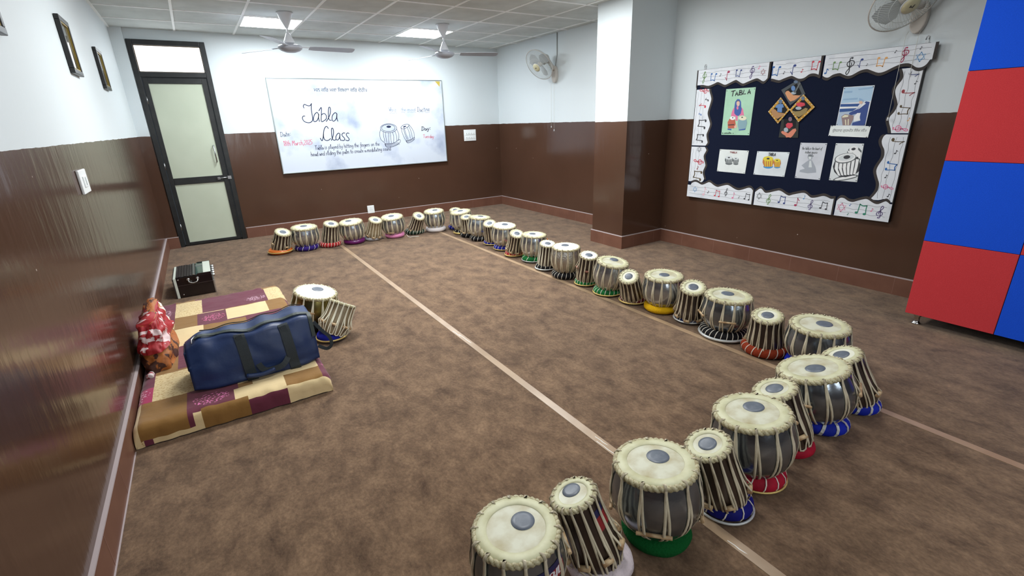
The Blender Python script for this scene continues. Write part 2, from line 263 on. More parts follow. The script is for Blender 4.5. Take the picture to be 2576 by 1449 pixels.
TABLA=[[(.395,1.025),(.431,1.03)],[(.413,1.026),(.409,.984)],[(.439,.986),(.449,1.019),(.465,.986)],[(.442,.998),(.459,.999)],[(.478,1.027),(.476,.99)],[(.478,1.027),(.496,1.027),(.501,1.016),(.48,1.009),(.506,1.003),(.505,.992),(.476,.99)],[(.522,1.026),(.513,.994),(.539,.995)],[(.562,.995),(.573,1.031),(.587,.995)],[(.565,1.006),(.584,1.008)]]
CAP_TXT=((1.348,.651),(1.591,.652))
POSTERS={'green':([(.334,1.048),(.633,1.046),(.629,.629),(.334,.632)],[('pk',[(.437,.877),(.422,.844),(.416,.803),(.443,.799),(.465,.799),(.474,.761),(.492,.757),(.489,.805),(.519,.805),(.535,.808),(.552,.804),(.534,.862),(.517,.877)]),('hj',[(.463,.954),(.486,.951),(.504,.928),(.512,.885),(.521,.863),(.516,.823),(.496,.802),(.467,.81),(.448,.829),(.442,.888),(.444,.931)]),('sk',[(.493,.915),(.493,.905),(.491,.896),(.486,.891),(.48,.889),(.473,.891),(.467,.897),(.462,.906),(.459,.916),(.459,.926),(.462,.934),(.466,.94),(.473,.941),(.479,.939),(.486,.933),(.491,.925)]),('pk',[(.486,.875),(.486,.869),(.484,.864),(.481,.861),(.477,.86),(.473,.861),(.47,.865),(.467,.87),(.465,.876),(.465,.882),(.467,.886),(.47,.89),(.473,.891),(.477,.889),(.481,.886),(.484,.881)]),('hr',[(.46,.931),(.463,.939),(.477,.94),(.489,.931),(.484,.935),(.473,.936),(.464,.932)]),('dr',[(.389,.748),(.406,.781),(.463,.776),(.476,.732),(.466,.691),(.4,.691)]),('wh',[(.464,.784),(.463,.777),(.458,.772),(.449,.769),(.439,.768),(.428,.769),(.418,.773),(.411,.779),(.408,.785),(.409,.791),(.415,.797),(.423,.8),(.434,.801),(.445,.8),(.455,.796),(.461,.79)]),('bk',[(.445,.788),(.443,.784),(.439,.782),(.434,.784),(.431,.788),(.432,.792),(.437,.794),(.442,.792)]),('hr',[(.396,.727),(.461,.73),(.464,.721),(.399,.718)]),('gy',[(.497,.761),(.506,.776),(.581,.774),(.593,.738),(.583,.686),(.515,.679),(.498,.724)]),('cr2',[(.581,.781),(.579,.774),(.571,.767),(.559,.763),(.544,.762),(.528,.764),(.514,.769),(.504,.775),(.5,.783),(.502,.791),(.51,.797),(.523,.801),(.538,.802),(.554,.8),(.567,.796),(.577,.789)]),('bk',[(.545,.789),(.543,.786),(.536,.785),(.53,.786),(.526,.79),(.529,.793),(.535,.795),(.542,.793)]),('hj',[(.394,.689),(.438,.687),(.438,.674),(.398,.68)]),('hj',[(.515,.679),(.585,.69),(.579,.677),(.52,.672)]),('sk',[(.48,.732),(.493,.713),(.491,.696),(.468,.694),(.464,.709),(.475,.721)])]),'photo':([(1.37,.995),(1.583,.994),(1.576,.704),(1.364,.707)],[('s1',[(1.375,.991),(1.579,.99),(1.579,.885),(1.372,.875)]),('s2',[(1.474,.976),(1.573,.984),(1.573,.972),(1.481,.966)]),('s2',[(1.378,.965),(1.438,.964),(1.438,.951),(1.381,.951)]),('s2',[(1.383,.909),(1.485,.912),(1.485,.898),(1.382,.898)]),('n1',[(1.37,.871),(1.44,.869),(1.507,.868),(1.495,.848),(1.37,.85)]),('wh',[(1.37,.85),(1.494,.848),(1.494,.836),(1.37,.837)]),('n1',[(1.37,.835),(1.494,.836),(1.466,.815),(1.372,.81)]),('s3',[(1.372,.809),(1.466,.815),(1.506,.802),(1.534,.737),(1.483,.709),(1.367,.71)]),('n2',[(1.546,.883),(1.572,.877),(1.571,.847),(1.572,.707),(1.48,.708),(1.482,.729),(1.533,.743),(1.525,.771),(1.526,.802),(1.461,.785),(1.444,.793),(1.446,.804),(1.496,.828),(1.531,.866)]),('wh',[(1.499,.825),(1.535,.874),(1.549,.867),(1.516,.836)]),('wh',[(1.502,.8),(1.525,.8),(1.524,.763),(1.534,.746),(1.488,.738),(1.484,.775)]),('s2',[(1.495,.903),(1.496,.91),(1.514,.902),(1.529,.89),(1.529,.877),(1.499,.884)]),('sk',[(1.497,.886),(1.516,.888),(1.528,.877),(1.518,.863),(1.504,.869)]),('dr2',[(1.393,.777),(1.415,.794),(1.48,.783),(1.483,.755),(1.469,.709),(1.414,.71)]),('cr2',[(1.398,.774),(1.416,.789),(1.444,.784),(1.441,.773),(1.403,.768)]),('cr2',[(1.423,.753),(1.431,.753),(1.441,.711),(1.433,.711)]),('cr2',[(1.444,.756),(1.451,.756),(1.458,.712),(1.45,.711)])]),'caption':([(1.327,.709),(1.614,.702),(1.609,.618),(1.322,.629)],[]),'greydrums':([(.337,.495),(.645,.49),(.635,.276),(.33,.281)],[('g2',[(.492,.365),(.49,.36),(.482,.355),(.47,.351),(.456,.349),(.441,.35),(.428,.352),(.419,.356),(.415,.361),(.417,.366),(.425,.371),(.437,.375),(.452,.376),(.467,.376),(.48,.374),(.488,.37)]),('g2',[(.406,.416),(.405,.391),(.423,.361),(.484,.365),(.494,.395),(.487,.42)]),('g3',[(.419,.406),(.428,.406),(.435,.362),(.43,.362)]),('g3',[(.438,.407),(.447,.407),(.451,.363),(.445,.363)]),('g3',[(.456,.408),(.465,.408),(.466,.364),(.461,.363)]),('g3',[(.474,.409),(.483,.409),(.482,.364),(.476,.364)]),('g4',[(.487,.42),(.485,.413),(.477,.407),(.464,.402),(.449,.4),(.433,.401),(.419,.404),(.41,.41),(.406,.416),(.408,.423),(.416,.429),(.429,.434),(.444,.436),(.46,.435),(.473,.432),(.483,.426)]),('bk',[(.459,.419),(.457,.416),(.451,.413),(.443,.413),(.437,.415),(.434,.418),(.436,.422),(.442,.424),(.449,.425),(.456,.423)]),('g2',[(.555,.364),(.553,.361),(.548,.357),(.54,.355),(.53,.353),(.519,.354),(.511,.355),(.504,.358),(.502,.362),(.503,.365),(.509,.369),(.517,.371),(.527,.372),(.537,.372),(.546,.371),(.552,.368)]),('g2',[(.494,.411),(.494,.389),(.507,.362),(.549,.364),(.555,.392),(.55,.414)]),('g3',[(.503,.404),(.509,.405),(.516,.362),(.512,.362)]),('g3',[(.516,.405),(.522,.405),(.526,.363),(.523,.363)]),('g3',[(.528,.405),(.534,.406),(.537,.363),(.533,.363)]),('g3',[(.541,.406),(.547,.406),(.548,.364),(.544,.364)]),('g4',[(.55,.414),(.548,.409),(.543,.405),(.534,.402),(.523,.4),(.513,.401),(.503,.403),(.496,.407),(.494,.411),(.495,.416),(.501,.421),(.509,.424),(.52,.425),(.531,.425),(.54,.422),(.547,.419)]),('bk',[(.53,.414),(.529,.411),(.525,.409),(.52,.409),(.515,.41),(.513,.413),(.515,.415),(.519,.417),(.524,.417),(.528,.416)])]),'yellowdrums':([(.729,.488),(1.028,.489),(1.014,.275),(.721,.276)],[('sb',[(.899,.358),(.896,.351),(.887,.345),(.873,.34),(.856,.338),(.838,.338),(.823,.341),(.812,.346),(.807,.352),(.81,.359),(.819,.365),(.833,.37),(.851,.372),(.869,.372),(.884,.369),(.894,.364)]),('og',[(.794,.423),(.794,.391),(.817,.353),(.889,.357),(.9,.396),(.89,.427)]),('yl',[(.811,.41),(.822,.411),(.831,.354),(.825,.353)]),('yl',[(.833,.411),(.843,.412),(.85,.355),(.843,.354)]),('yl',[(.854,.412),(.865,.413),(.868,.356),(.862,.355)]),('yl',[(.876,.413),(.886,.414),(.886,.357),(.88,.357)]),('yl',[(.89,.427),(.888,.419),(.879,.411),(.864,.405),(.846,.403),(.828,.404),(.811,.408),(.799,.415),(.794,.423),(.797,.432),(.806,.44),(.821,.445),(.839,.448),(.858,.447),(.874,.443),(.886,.436)]),('bk',[(.857,.427),(.855,.422),(.848,.419),(.839,.419),(.832,.421),(.828,.426),(.83,.43),(.837,.433),(.846,.434),(.854,.431)]),('sb',[(.966,.359),(.965,.354),(.959,.351),(.95,.348),(.939,.346),(.928,.346),(.918,.348),(.912,.351),(.909,.355),(.91,.36),(.916,.364),(.925,.367),(.936,.368),(.947,.368),(.957,.366),(.963,.363)]),('og',[(.898,.413),(.899,.387),(.915,.356),(.96,.358),(.966,.391),(.959,.416)]),('yl',[(.909,.405),(.915,.406),(.924,.356),(.92,.356)]),('yl',[(.922,.406),(.929,.406),(.935,.357),(.931,.357)]),('yl',[(.936,.407),(.943,.407),(.947,.358),(.943,.357)]),('yl',[(.949,.407),(.956,.408),(.958,.358),(.954,.358)]),('yl',[(.959,.416),(.957,.411),(.951,.406),(.942,.402),(.931,.4),(.919,.401),(.909,.404),(.901,.408),(.898,.413),(.9,.419),(.906,.424),(.915,.428),(.926,.429),(.938,.429),(.948,.426),(.955,.422)]),('bk',[(.938,.416),(.936,.413),(.932,.411),(.926,.411),(.922,.412),(.919,.415),(.921,.418),(.925,.42),(.931,.42),(.935,.419)])]),'pencil':([(1.109,.571),(1.323,.571),(1.317,.272),(1.108,.274)],[('g5',[(1.227,.456),(1.227,.447),(1.224,.438),(1.218,.433),(1.211,.431),(1.203,.432),(1.195,.437),(1.19,.445),(1.186,.454),(1.186,.463),(1.19,.472),(1.195,.477),(1.203,.479),(1.211,.478),(1.218,.473),(1.224,.465)]),('g5',[(1.199,.43),(1.226,.431),(1.262,.379),(1.275,.347),(1.204,.337),(1.147,.383),(1.18,.413)]),('g5',[(1.142,.344),(1.199,.364),(1.272,.352),(1.278,.331),(1.207,.32),(1.139,.327)]),('g4',[(1.217,.45),(1.218,.444),(1.216,.439),(1.213,.436),(1.209,.434),(1.205,.435),(1.201,.439),(1.198,.443),(1.196,.449),(1.196,.455),(1.197,.46),(1.2,.463),(1.204,.465),(1.208,.464),(1.213,.461),(1.216,.456)]),('g4',[(1.207,.425),(1.22,.426),(1.236,.372),(1.209,.37)])]),'bigdrum':([(1.389,.572),(1.591,.573),(1.597,.278),(1.388,.277)],[('g2',[(1.482,.505),(1.491,.531),(1.53,.552),(1.565,.538),(1.585,.518),(1.59,.468),(1.582,.423),(1.557,.432)]),('wh',[(1.484,.52),(1.525,.501),(1.558,.527),(1.585,.503),(1.587,.458),(1.555,.467),(1.492,.5)]),('wh',[(1.557,.539),(1.558,.529),(1.555,.52),(1.548,.512),(1.537,.506),(1.525,.504),(1.513,.506),(1.503,.511),(1.497,.519),(1.496,.529),(1.499,.538),(1.506,.547),(1.517,.552),(1.529,.554),(1.541,.552),(1.551,.547)]),('bk',[(1.541,.534),(1.54,.529),(1.536,.524),(1.529,.521),(1.521,.52),(1.514,.523),(1.51,.527),(1.511,.532),(1.515,.537),(1.522,.54),(1.53,.541),(1.537,.538)]),('g2',[(1.596,.329),(1.593,.321),(1.58,.312),(1.558,.302),(1.53,.292),(1.499,.283),(1.469,.277),(1.444,.274),(1.426,.275),(1.418,.28),(1.422,.287),(1.436,.297),(1.459,.308),(1.487,.318),(1.518,.326),(1.548,.332),(1.572,.334),(1.589,.333)]),('wh',[(1.585,.326),(1.582,.321),(1.57,.315),(1.55,.307),(1.526,.299),(1.499,.291),(1.473,.285),(1.451,.281),(1.436,.281),(1.43,.283),(1.434,.288),(1.446,.295),(1.467,.303),(1.492,.311),(1.519,.318),(1.544,.324),(1.565,.327),(1.579,.328)]),('bk',[(1.407,.435),(1.399,.387),(1.417,.346),(1.459,.311),(1.508,.31),(1.567,.33),(1.596,.363),(1.594,.418),(1.568,.473)]),('wh',[(1.413,.429),(1.436,.42),(1.441,.368),(1.47,.318),(1.452,.319),(1.415,.372)]),('wh',[(1.444,.426),(1.466,.427),(1.469,.374),(1.491,.321),(1.474,.323),(1.445,.378)]),('wh',[(1.473,.432),(1.494,.434),(1.498,.38),(1.512,.325),(1.495,.326),(1.474,.384)]),('wh',[(1.502,.437),(1.523,.44),(1.525,.386),(1.533,.328),(1.516,.33),(1.503,.39)]),('wh',[(1.529,.451),(1.551,.447),(1.553,.392),(1.554,.332),(1.537,.333),(1.532,.396)]),('wh',[(1.557,.456),(1.579,.453),(1.58,.397),(1.575,.336),(1.558,.337),(1.56,.401)]),('g2',[(1.556,.476),(1.557,.465),(1.551,.453),(1.54,.442),(1.524,.432),(1.505,.423),(1.483,.418),(1.461,.416),(1.44,.417),(1.423,.422),(1.41,.429),(1.403,.439),(1.403,.451),(1.408,.463),(1.42,.474),(1.437,.484),(1.457,.492),(1.479,.497),(1.501,.499),(1.521,.498),(1.537,.493),(1.549,.485)]),('wh',[(1.551,.476),(1.551,.467),(1.546,.457),(1.536,.447),(1.521,.438),(1.503,.431),(1.483,.426),(1.462,.424),(1.443,.424),(1.427,.428),(1.416,.434),(1.41,.443),(1.41,.452),(1.415,.463),(1.426,.473),(1.442,.482),(1.46,.489),(1.48,.494),(1.5,.496),(1.519,.495),(1.534,.491),(1.545,.485)]),('g4',[(1.54,.476),(1.539,.468),(1.534,.46),(1.524,.453),(1.51,.446),(1.494,.441),(1.476,.438),(1.46,.437),(1.446,.439),(1.436,.444),(1.431,.45),(1.431,.458),(1.436,.466),(1.447,.474),(1.461,.48),(1.478,.485),(1.495,.488),(1.511,.489),(1.525,.487),(1.534,.482)]),('bk',[(1.514,.472),(1.513,.465),(1.508,.459),(1.499,.454),(1.489,.452),(1.478,.453),(1.47,.456),(1.466,.462),(1.466,.469),(1.471,.475),(1.48,.479),(1.491,.482),(1.501,.481),(1.509,.477)])])}
CRAFTS={'greytop':([(.872,1.007),(1.011,1.081),(1.084,.962),(.97,.877)],[(.908,.997),(.999,1.05),(1.053,.966),(.965,.904)],[('legs','pe',[(.911,.978),(.919,.994),(.936,.997),(.955,.983),(.982,.959),(1.045,.953),(1.036,.941),(1.001,.917),(.967,.908),(.943,.931)]),('jacket','lb',[(.993,1.012),(.993,1.003),(.99,.997),(.985,.992),(.979,.991),(.972,.993),(.965,.998),(.96,1.006),(.957,1.014),(.957,1.022),(.96,1.029),(.965,1.033),(.972,1.034),(.979,1.032),(.985,1.027),(.99,1.02)]),('drum','si',[(1.007,.974),(1.006,.97),(1.002,.967),(.995,.965),(.987,.964),(.979,.965),(.971,.968),(.966,.972),(.963,.977),(.964,.981),(.969,.984),(.975,.986),(.984,.987),(.992,.985),(.999,.982),(1.005,.978)]),('head','gb',[(1.007,1.062),(1.006,1.057),(1.003,1.054),(.998,1.052),(.991,1.051),(.984,1.053),(.978,1.056),(.974,1.06),(.972,1.064),(.972,1.069),(.976,1.072),(.981,1.074),(.987,1.075),(.994,1.073),(1.001,1.07),(1.005,1.066)]),('instrument','g2',[(1.021,1.055),(1.033,1.049),(1.014,1.005),(1,.973),(.986,.981),(1.004,1.016)])],[]),'goldleft':([(.881,.948),(.977,.843),(.889,.728),(.784,.832)],[(.888,.917),(.957,.842),(.887,.753),(.807,.831)],[('legs','ta',[(.808,.841),(.827,.856),(.849,.848),(.874,.824),(.933,.814),(.943,.806),(.878,.769),(.837,.794)]),('jacket','lb',[(.852,.882),(.871,.893),(.909,.891),(.922,.864),(.907,.861),(.911,.822),(.869,.828),(.866,.862),(.847,.863)]),('head','gb',[(.902,.911),(.902,.904),(.899,.898),(.894,.894),(.888,.893),(.881,.895),(.875,.899),(.87,.905),(.868,.912),(.868,.919),(.871,.925),(.876,.929),(.882,.93),(.889,.928),(.895,.924),(.9,.918)])],[(.882,.94),(.9,.92),(.917,.901),(.935,.882),(.953,.862),(.971,.843),(.955,.822),(.938,.801),(.922,.779),(.905,.758),(.889,.736),(.869,.755),(.85,.774),(.83,.794),(.81,.813),(.791,.833),(.809,.855),(.828,.876),(.846,.898),(.864,.919)]),'goldright':([(1.073,.961),(1.182,.856),(1.068,.737),(.975,.841)],[(1.076,.928),(1.153,.855),(1.065,.765),(.997,.841)],[('jacket','re',[(1.025,.89),(1.054,.9),(1.094,.891),(1.101,.872),(1.061,.859),(1.027,.875)]),('legs','ol',[(.994,.835),(1.027,.827),(1.066,.829),(1.108,.853),(1.128,.845),(1.119,.813),(1.066,.78),(1.032,.796)]),('drum','si',[(1.076,.851),(1.075,.846),(1.07,.842),(1.062,.839),(1.053,.839),(1.043,.84),(1.034,.843),(1.028,.848),(1.025,.853),(1.026,.858),(1.031,.862),(1.039,.864),(1.048,.865),(1.058,.864),(1.067,.86),(1.073,.856)]),('head','gb',[(1.088,.927),(1.088,.921),(1.086,.916),(1.082,.913),(1.077,.912),(1.072,.913),(1.067,.917),(1.063,.922),(1.061,.929),(1.061,.935),(1.063,.94),(1.067,.944),(1.072,.945),(1.077,.943),(1.082,.939),(1.086,.934)])],[(1.073,.953),(1.094,.934),(1.114,.914),(1.134,.894),(1.155,.875),(1.175,.856),(1.154,.834),(1.133,.812),(1.112,.79),(1.09,.768),(1.068,.745),(1.051,.764),(1.034,.784),(1.017,.803),(1,.822),(.983,.842),(1.001,.865),(1.019,.887),(1.037,.909),(1.055,.932)]),'darkbottom':([(.916,.766),(1.066,.749),(1.082,.611),(.913,.612)],[(.936,.768),(1.042,.758),(1.05,.69),(.945,.69)],[('jacket','re',[(.96,.721),(.974,.735),(1.015,.732),(1.023,.709),(.998,.686),(.968,.698)]),('legs','sa',[(.927,.659),(.94,.669),(.992,.648),(1.027,.682),(1.05,.688),(1.059,.671),(1.036,.628),(1.019,.611),(.997,.616),(.982,.612),(.971,.628),(.94,.644)]),('drum','si',[(.989,.677),(.989,.669),(.985,.663),(.98,.659),(.973,.657),(.965,.659),(.958,.663),(.952,.669),(.95,.677),(.95,.684),(.953,.691),(.959,.695),(.966,.696),(.974,.695),(.981,.69),(.986,.684)]),('head','ma',[(1.008,.765),(1.008,.758),(1.005,.752),(1.001,.748),(.995,.747),(.988,.748),(.982,.752),(.978,.758),(.976,.765),(.976,.772),(.978,.778),(.983,.782),(.989,.783),(.995,.782),(1.001,.778),(1.005,.772)])],[])}
CUSH_AT={'36':(.5393,3.2431)}
DRUMS=[(1,'d',(.611,6.1075,.03),(.2013,-.3843,.901),.258,.09,.1346,(0,0,0)),(2,'b',(.9029,6.0902,.03),(.0083,-.0764,.997),.2494,.1495,.14,(.0035,.0324,.0025)),(3,'d',(1.178,6.0821,.03),(.1023,-.3117,.9447),.2726,.09,.135,(0,0,0)),(4,'b',(1.4619,6.0398,.03),(-.0787,-.1103,.9908),.2507,.1416,.1332,(-.0168,.0401,.0031)),(5,'d',(1.7044,6.0502,.03),(.1147,-.3906,.9134),.2635,.0852,.1079,(0,0,0)),(6,'b',(1.9861,6.0232,.03),(-.0898,-.1142,.9894),.2486,.1419,.1257,(.0002,.0239,.0028)),(7,'d',(2.2773,6.0541,.03),(.0708,-.5673,.8205),.275,.0809,.1345,(0,0,0)),(8,'b',(2.564,6.0032,.03),(-.0769,-.0902,.993),.2518,.1343,.1399,(.0274,.0213,.0041)),(9,'d',(2.8417,5.9319,.03),(-.1121,-.2347,.9656),.2555,.0796,.1107,(0,0,0)),(10,'b',(2.8006,5.6352,.03),(-.1216,-.0311,.9921),.2635,.1359,.1277,(.0139,.027,.0025)),(11,'d',(2.7584,5.4038,.03),(-.1844,-.2164,.9587),.2505,.077,.1131,(0,0,0)),(12,'b',(2.7718,5.1475,.03),(.059,-.0442,.9973),.259,.1356,.12,(.0275,.0292,-.0003)),(13,'d',(2.7816,4.8476,.03),(-.2674,-.3195,.9091),.275,.077,.1005,(0,0,0)),(14,'b',(2.7716,4.5591,.03),(-.0134,-.1045,.9944),.2535,.1368,.12,(.0246,.0256,.003)),(15,'d',(2.7107,4.255,.03),(-.1002,-.4242,.9),.266,.0777,.098,(0,0,0)),(16,'b',(2.7602,3.9584,.03),(.0248,-.0588,.998),.2528,.128,.12,(-.0038,.0253,.0016)),(17,'d',(2.6857,3.6389,.03),(-.0663,-.238,.969),.2495,.077,.1004,(0,0,0)),(18,'b',(2.6858,3.3285,.03),(-.0192,-.0495,.9986),.2629,.1313,.1306,(.0157,.034,.002)),(19,'d',(2.6887,3.0456,.03),(-.0775,-.223,.9717),.2615,.0832,.098,(0,0,0)),(20,'b',(2.6792,2.7573,.03),(.0357,-.1561,.9871),.2568,.132,.12,(.0379,.0263,.0028)),(21,'d',(2.7033,2.4947,.03),(-.4894,-.2522,.8348),.268,.077,.1049,(0,0,0)),(22,'b',(2.7458,2.2422,.03),(-.037,-.0364,.9987),.2505,.1404,.1318,(.0043,.0018,.0002)),(23,'d',(2.7525,1.9908,.03),(-.2842,-.2248,.9321),.2725,.087,.1088,(0,0,0)),(24,'b',(2.7262,1.7016,.03),(-.0003,-.0253,.9997),.2515,.1474,.15,(.0193,.0212,.0005)),(25,'d',(2.7117,1.4089,.03),(-.2207,-.0685,.9729),.235,.089,.135,(0,0,0)),(26,'b',(2.7254,1.1271,.03),(-.0523,.0009,.9986),.2485,.15,.1479,(.0228,-.0116,.0012)),(27,'d',(2.5005,.8186,.03),(-.2563,.2818,.9246),.266,.09,.108,(0,0,0)),(28,'b',(2.2093,.8416,.03),(-.115,.2255,.9674),.264,.15,.12,(-.0071,-.0141,.0024)),(29,'d',(1.9272,.828,.03),(-.2333,.2581,.9375),.275,.09,.098,(0,0,0)),(30,'b',(1.6426,.8198,.03),(-.0751,.116,.9904),.2685,.1444,.12,(.0301,.0121,.0009)),(31,'d',(1.4058,.7899,.03),(-.3076,.1483,.9399),.275,.0824,.1027,(0,0,0)),(32,'b',(1.0952,.8432,.03),(-.0135,.0882,.996),.268,.1413,.12,(.0258,.0111,-.0006)),(33,'d',(.8377,.8565,.03),(-.2326,.2145,.9486),.275,.0771,.112,(.0059,.0149,-.0019)),(34,'b',(.5523,.8888,.03),(-.0196,.0135,.9997),.2765,.1283,.12,(.0291,.0088,.0005)),(35,'b',(.4741,3.5328,.03),(.1965,-.1199,.9731),.2535,.15,.1463,(.023,.0439,.0008)),(36,'d',(.534,3.2288,.03),(.5061,.1849,.8424),.2352,.09,.1005,(0,0,0))]
# ================================================================ setting
def wall_material():
    m = bpy.data.materials.new('two_tone_wall_paint'); m.use_nodes = True
    nt = m.node_tree; N = nt.nodes; K = nt.links; b = N['Principled BSDF']
    g = N.new('ShaderNodeNewGeometry'); s = N.new('ShaderNodeSeparateXYZ'); K.new(g.outputs['Position'], s.inputs[0])
    n = N.new('ShaderNodeTexNoise'); n.inputs['Scale'].default_value = 9; K.new(g.outputs['Position'], n.inputs['Vector'])
    a = N.new('ShaderNodeMath'); a.operation = 'MULTIPLY_ADD'; a.inputs[1].default_value = 0.012; K.new(n.outputs['Fac'], a.inputs[0]); K.new(s.outputs['Z'], a.inputs[2])
    up = N.new('ShaderNodeMath'); up.operation = 'GREATER_THAN'; up.inputs[1].default_value = ZD+0.006; K.new(a.outputs[0], up.inputs[0])
    n2 = N.new('ShaderNodeTexNoise'); n2.inputs['Scale'].default_value = 2.2; n2.inputs['Detail'].default_value = 6; K.new(g.outputs['Position'], n2.inputs['Vector'])
    br = N.new('ShaderNodeMix'); br.data_type = 'RGBA'; br.inputs['A'].default_value = lin((84, 59, 46)); br.inputs['B'].default_value = lin((72, 50, 38)); K.new(n2.outputs['Fac'], br.inputs['Factor'])
    # small chips where the enamel has flaked
    v = N.new('ShaderNodeTexVoronoi'); v.inputs['Scale'].default_value = 5.5; K.new(g.outputs['Position'], v.inputs['Vector'])
    ch = N.new('ShaderNodeMath'); ch.operation = 'LESS_THAN'; ch.inputs[1].default_value = 0.022; K.new(v.outputs['Distance'], ch.inputs[0])
    br2 = N.new('ShaderNodeMix'); br2.data_type = 'RGBA'; br2.inputs['B'].default_value = lin((200, 190, 180)); K.new(br.outputs['Result'], br2.inputs['A']); K.new(ch.outputs[0], br2.inputs['Factor'])
    mx = N.new('ShaderNodeMix'); mx.data_type = 'RGBA'; mx.inputs['B'].default_value = lin((215, 223, 226)); K.new(up.outputs[0], mx.inputs['Factor']); K.new(br2.outputs['Result'], mx.inputs['A'])
    K.new(mx.outputs['Result'], b.inputs['Base Color'])
    r = N.new('ShaderNodeMapRange'); r.inputs['To Min'].default_value = 0.17; r.inputs['To Max'].default_value = 0.6; K.new(up.outputs[0], r.inputs['Value']); K.new(r.outputs[0], b.inputs['Roughness'])
    sp = N.new('ShaderNodeMapRange'); sp.inputs['To Min'].default_value = 0.55; sp.inputs['To Max'].default_value = 0.3; K.new(up.outputs[0], sp.inputs['Value']); K.new(sp.outputs[0], b.inputs['Specular IOR Level'])
    # brushed unevenness of the enamel, drawn out vertically
    mp = N.new('ShaderNodeVectorMath'); mp.operation = 'MULTIPLY'; mp.inputs[1].default_value = (14, 14, 4); K.new(g.outputs['Position'], mp.inputs[0])
    n3 = N.new('ShaderNodeTexNoise'); n3.inputs['Scale'].default_value = 1.0; n3.inputs['Detail'].default_value = 5; K.new(mp.outputs[0], n3.inputs['Vector'])
    bp = N.new('ShaderNodeBump'); bp.inputs['Strength'].default_value = 0.22; bp.inputs['Distance'].default_value = 0.008; K.new(n3.outputs['Fac'], bp.inputs['Height']); K.new(bp.outputs[0], b.inputs['Normal'])
    return m
WALL = wall_material()
def carpet_material():
    m = bpy.data.materials.new('brown_felt_carpet'); m.use_nodes = True
    nt = m.node_tree; N = nt.nodes; K = nt.links; b = N['Principled BSDF']
    g = N.new('ShaderNodeNewGeometry')
    def nz(sc_, det, vec=None, rough=0.6):
        n = N.new('ShaderNodeTexNoise'); n.inputs['Scale'].default_value = sc_; n.inputs['Detail'].default_value = det; n.inputs['Roughness'].default_value = rough
        if vec:
            q = N.new('ShaderNodeVectorMath'); q.operation = 'MULTIPLY'; q.inputs[1].default_value = vec; K.new(g.outputs['Position'], q.inputs[0]); K.new(q.outputs[0], n.inputs['Vector'])
        else: K.new(g.outputs['Position'], n.inputs['Vector'])
        return n
    a = nz(5.5, 13, (1.5, 1, 1), 0.77); a.inputs['Distortion'].default_value = 0.25; f = nz(60, 4, (1.4, 1, 1)); c = nz(0.7, 3)
    r = N.new('ShaderNodeMapRange'); r.inputs['From Min'].default_value = 0.33; r.inputs['From Max'].default_value = 0.70; K.new(a.outputs['Fac'], r.inputs['Value'])
    x = N.new('ShaderNodeMix'); x.data_type = 'RGBA'; x.inputs['A'].default_value = lin((74, 55, 41)); x.inputs['B'].default_value = lin((138, 111, 86)); K.new(r.outputs[0], x.inputs['Factor'])
    r2 = N.new('ShaderNodeMapRange'); r2.inputs['From Min'].default_value = 0.3; r2.inputs['From Max'].default_value = 0.7; r2.inputs['To Min'].default_value = 0.8; r2.inputs['To Max'].default_value = 1.22; K.new(f.outputs['Fac'], r2.inputs['Value'])
    r3 = N.new('ShaderNodeMapRange'); r3.inputs['From Min'].default_value = 0.35; r3.inputs['From Max'].default_value = 0.65; r3.inputs['To Min'].default_value = 0.93; r3.inputs['To Max'].default_value = 1.07; K.new(c.outputs['Fac'], r3.inputs['Value'])
    mu = N.new('ShaderNodeMath'); mu.operation = 'MULTIPLY'; K.new(r2.outputs[0], mu.inputs[0]); K.new(r3.outputs[0], mu.inputs[1])
    y = N.new('ShaderNodeVectorMath'); y.operation = 'SCALE'; K.new(x.outputs['Result'], y.inputs[0]); K.new(mu.outputs[0], y.inputs['Scale'])
    K.new(y.outputs[0], b.inputs['Base Color'])
    b.inputs['Roughness'].default_value = 0.95; b.inputs['Specular IOR Level'].default_value = 0.15
    b.inputs['Sheen Weight'].default_value = 0.15
    bp = N.new('ShaderNodeBump'); bp.inputs['Strength'].default_value = 0.5; bp.inputs['Distance'].default_value = 0.004; K.new(f.outputs['Fac'], bp.inputs['Height']); K.new(bp.outputs[0], b.inputs['Normal'])
    return m
CARPET = carpet_material()
T_ = 0.12
struct(MB().box(XL-T_, XR+T_, YF-T_, YB+T_, -0.1, 0).build('floor', CARPET))
struct(MB().box(XL-T_, XL, YF, YB, 0, ZC+.02).build('wall_left', WALL))
struct(MB().box(XR, XR+T_, YF, YB, 0, ZC+.02).build('wall_right', WALL))
struct(MB().box(XL-T_, XR+T_, YF-T_, YF, 0, ZC+.02).build('wall_front', WALL))
# back wall with the door opening
DX0, DX1, DT = -0.404, 0.352, 2.392
bw = MB(); bw.box(XL-T_, DX0, YB, YB+T_, 0, ZC+.02); bw.box(DX1, XR+T_, YB, YB+T_, 0, ZC+.02); bw.box(DX0, DX1, YB, YB+T_, DT, ZC+.02)
struct(bw.build('wall_back', WALL))
struct(MB().box(XL, -0.412, YB-0.05, YB, 0, ZC).build('wall_pilaster', WALL))
CX0, CY0, CY1 = 3.802, 3.721, 4.207
struct(MB().box(CX0, XR, CY0, CY1, 0, ZC).build('wall_column', WALL))
tile = mat('ceiling_tile', (208, 213, 211), 0.9, spec=0.2, var=(5, (196, 201, 199), 0.35, 0.65), bump=(180, 0.15, 0.002))
struct(MB().box(XL-T_, XR+T_, YF-T_, YB+T_, ZC, ZC+.05).build('ceiling', tile))
tbar = mat('ceiling_grid_white', (246, 248, 247), 0.5)
GX = [0.080+0.6035*i for i in range(-1, 8)]; GY = [6.70-0.6065*i for i in range(0, 14)]
gb = MB()
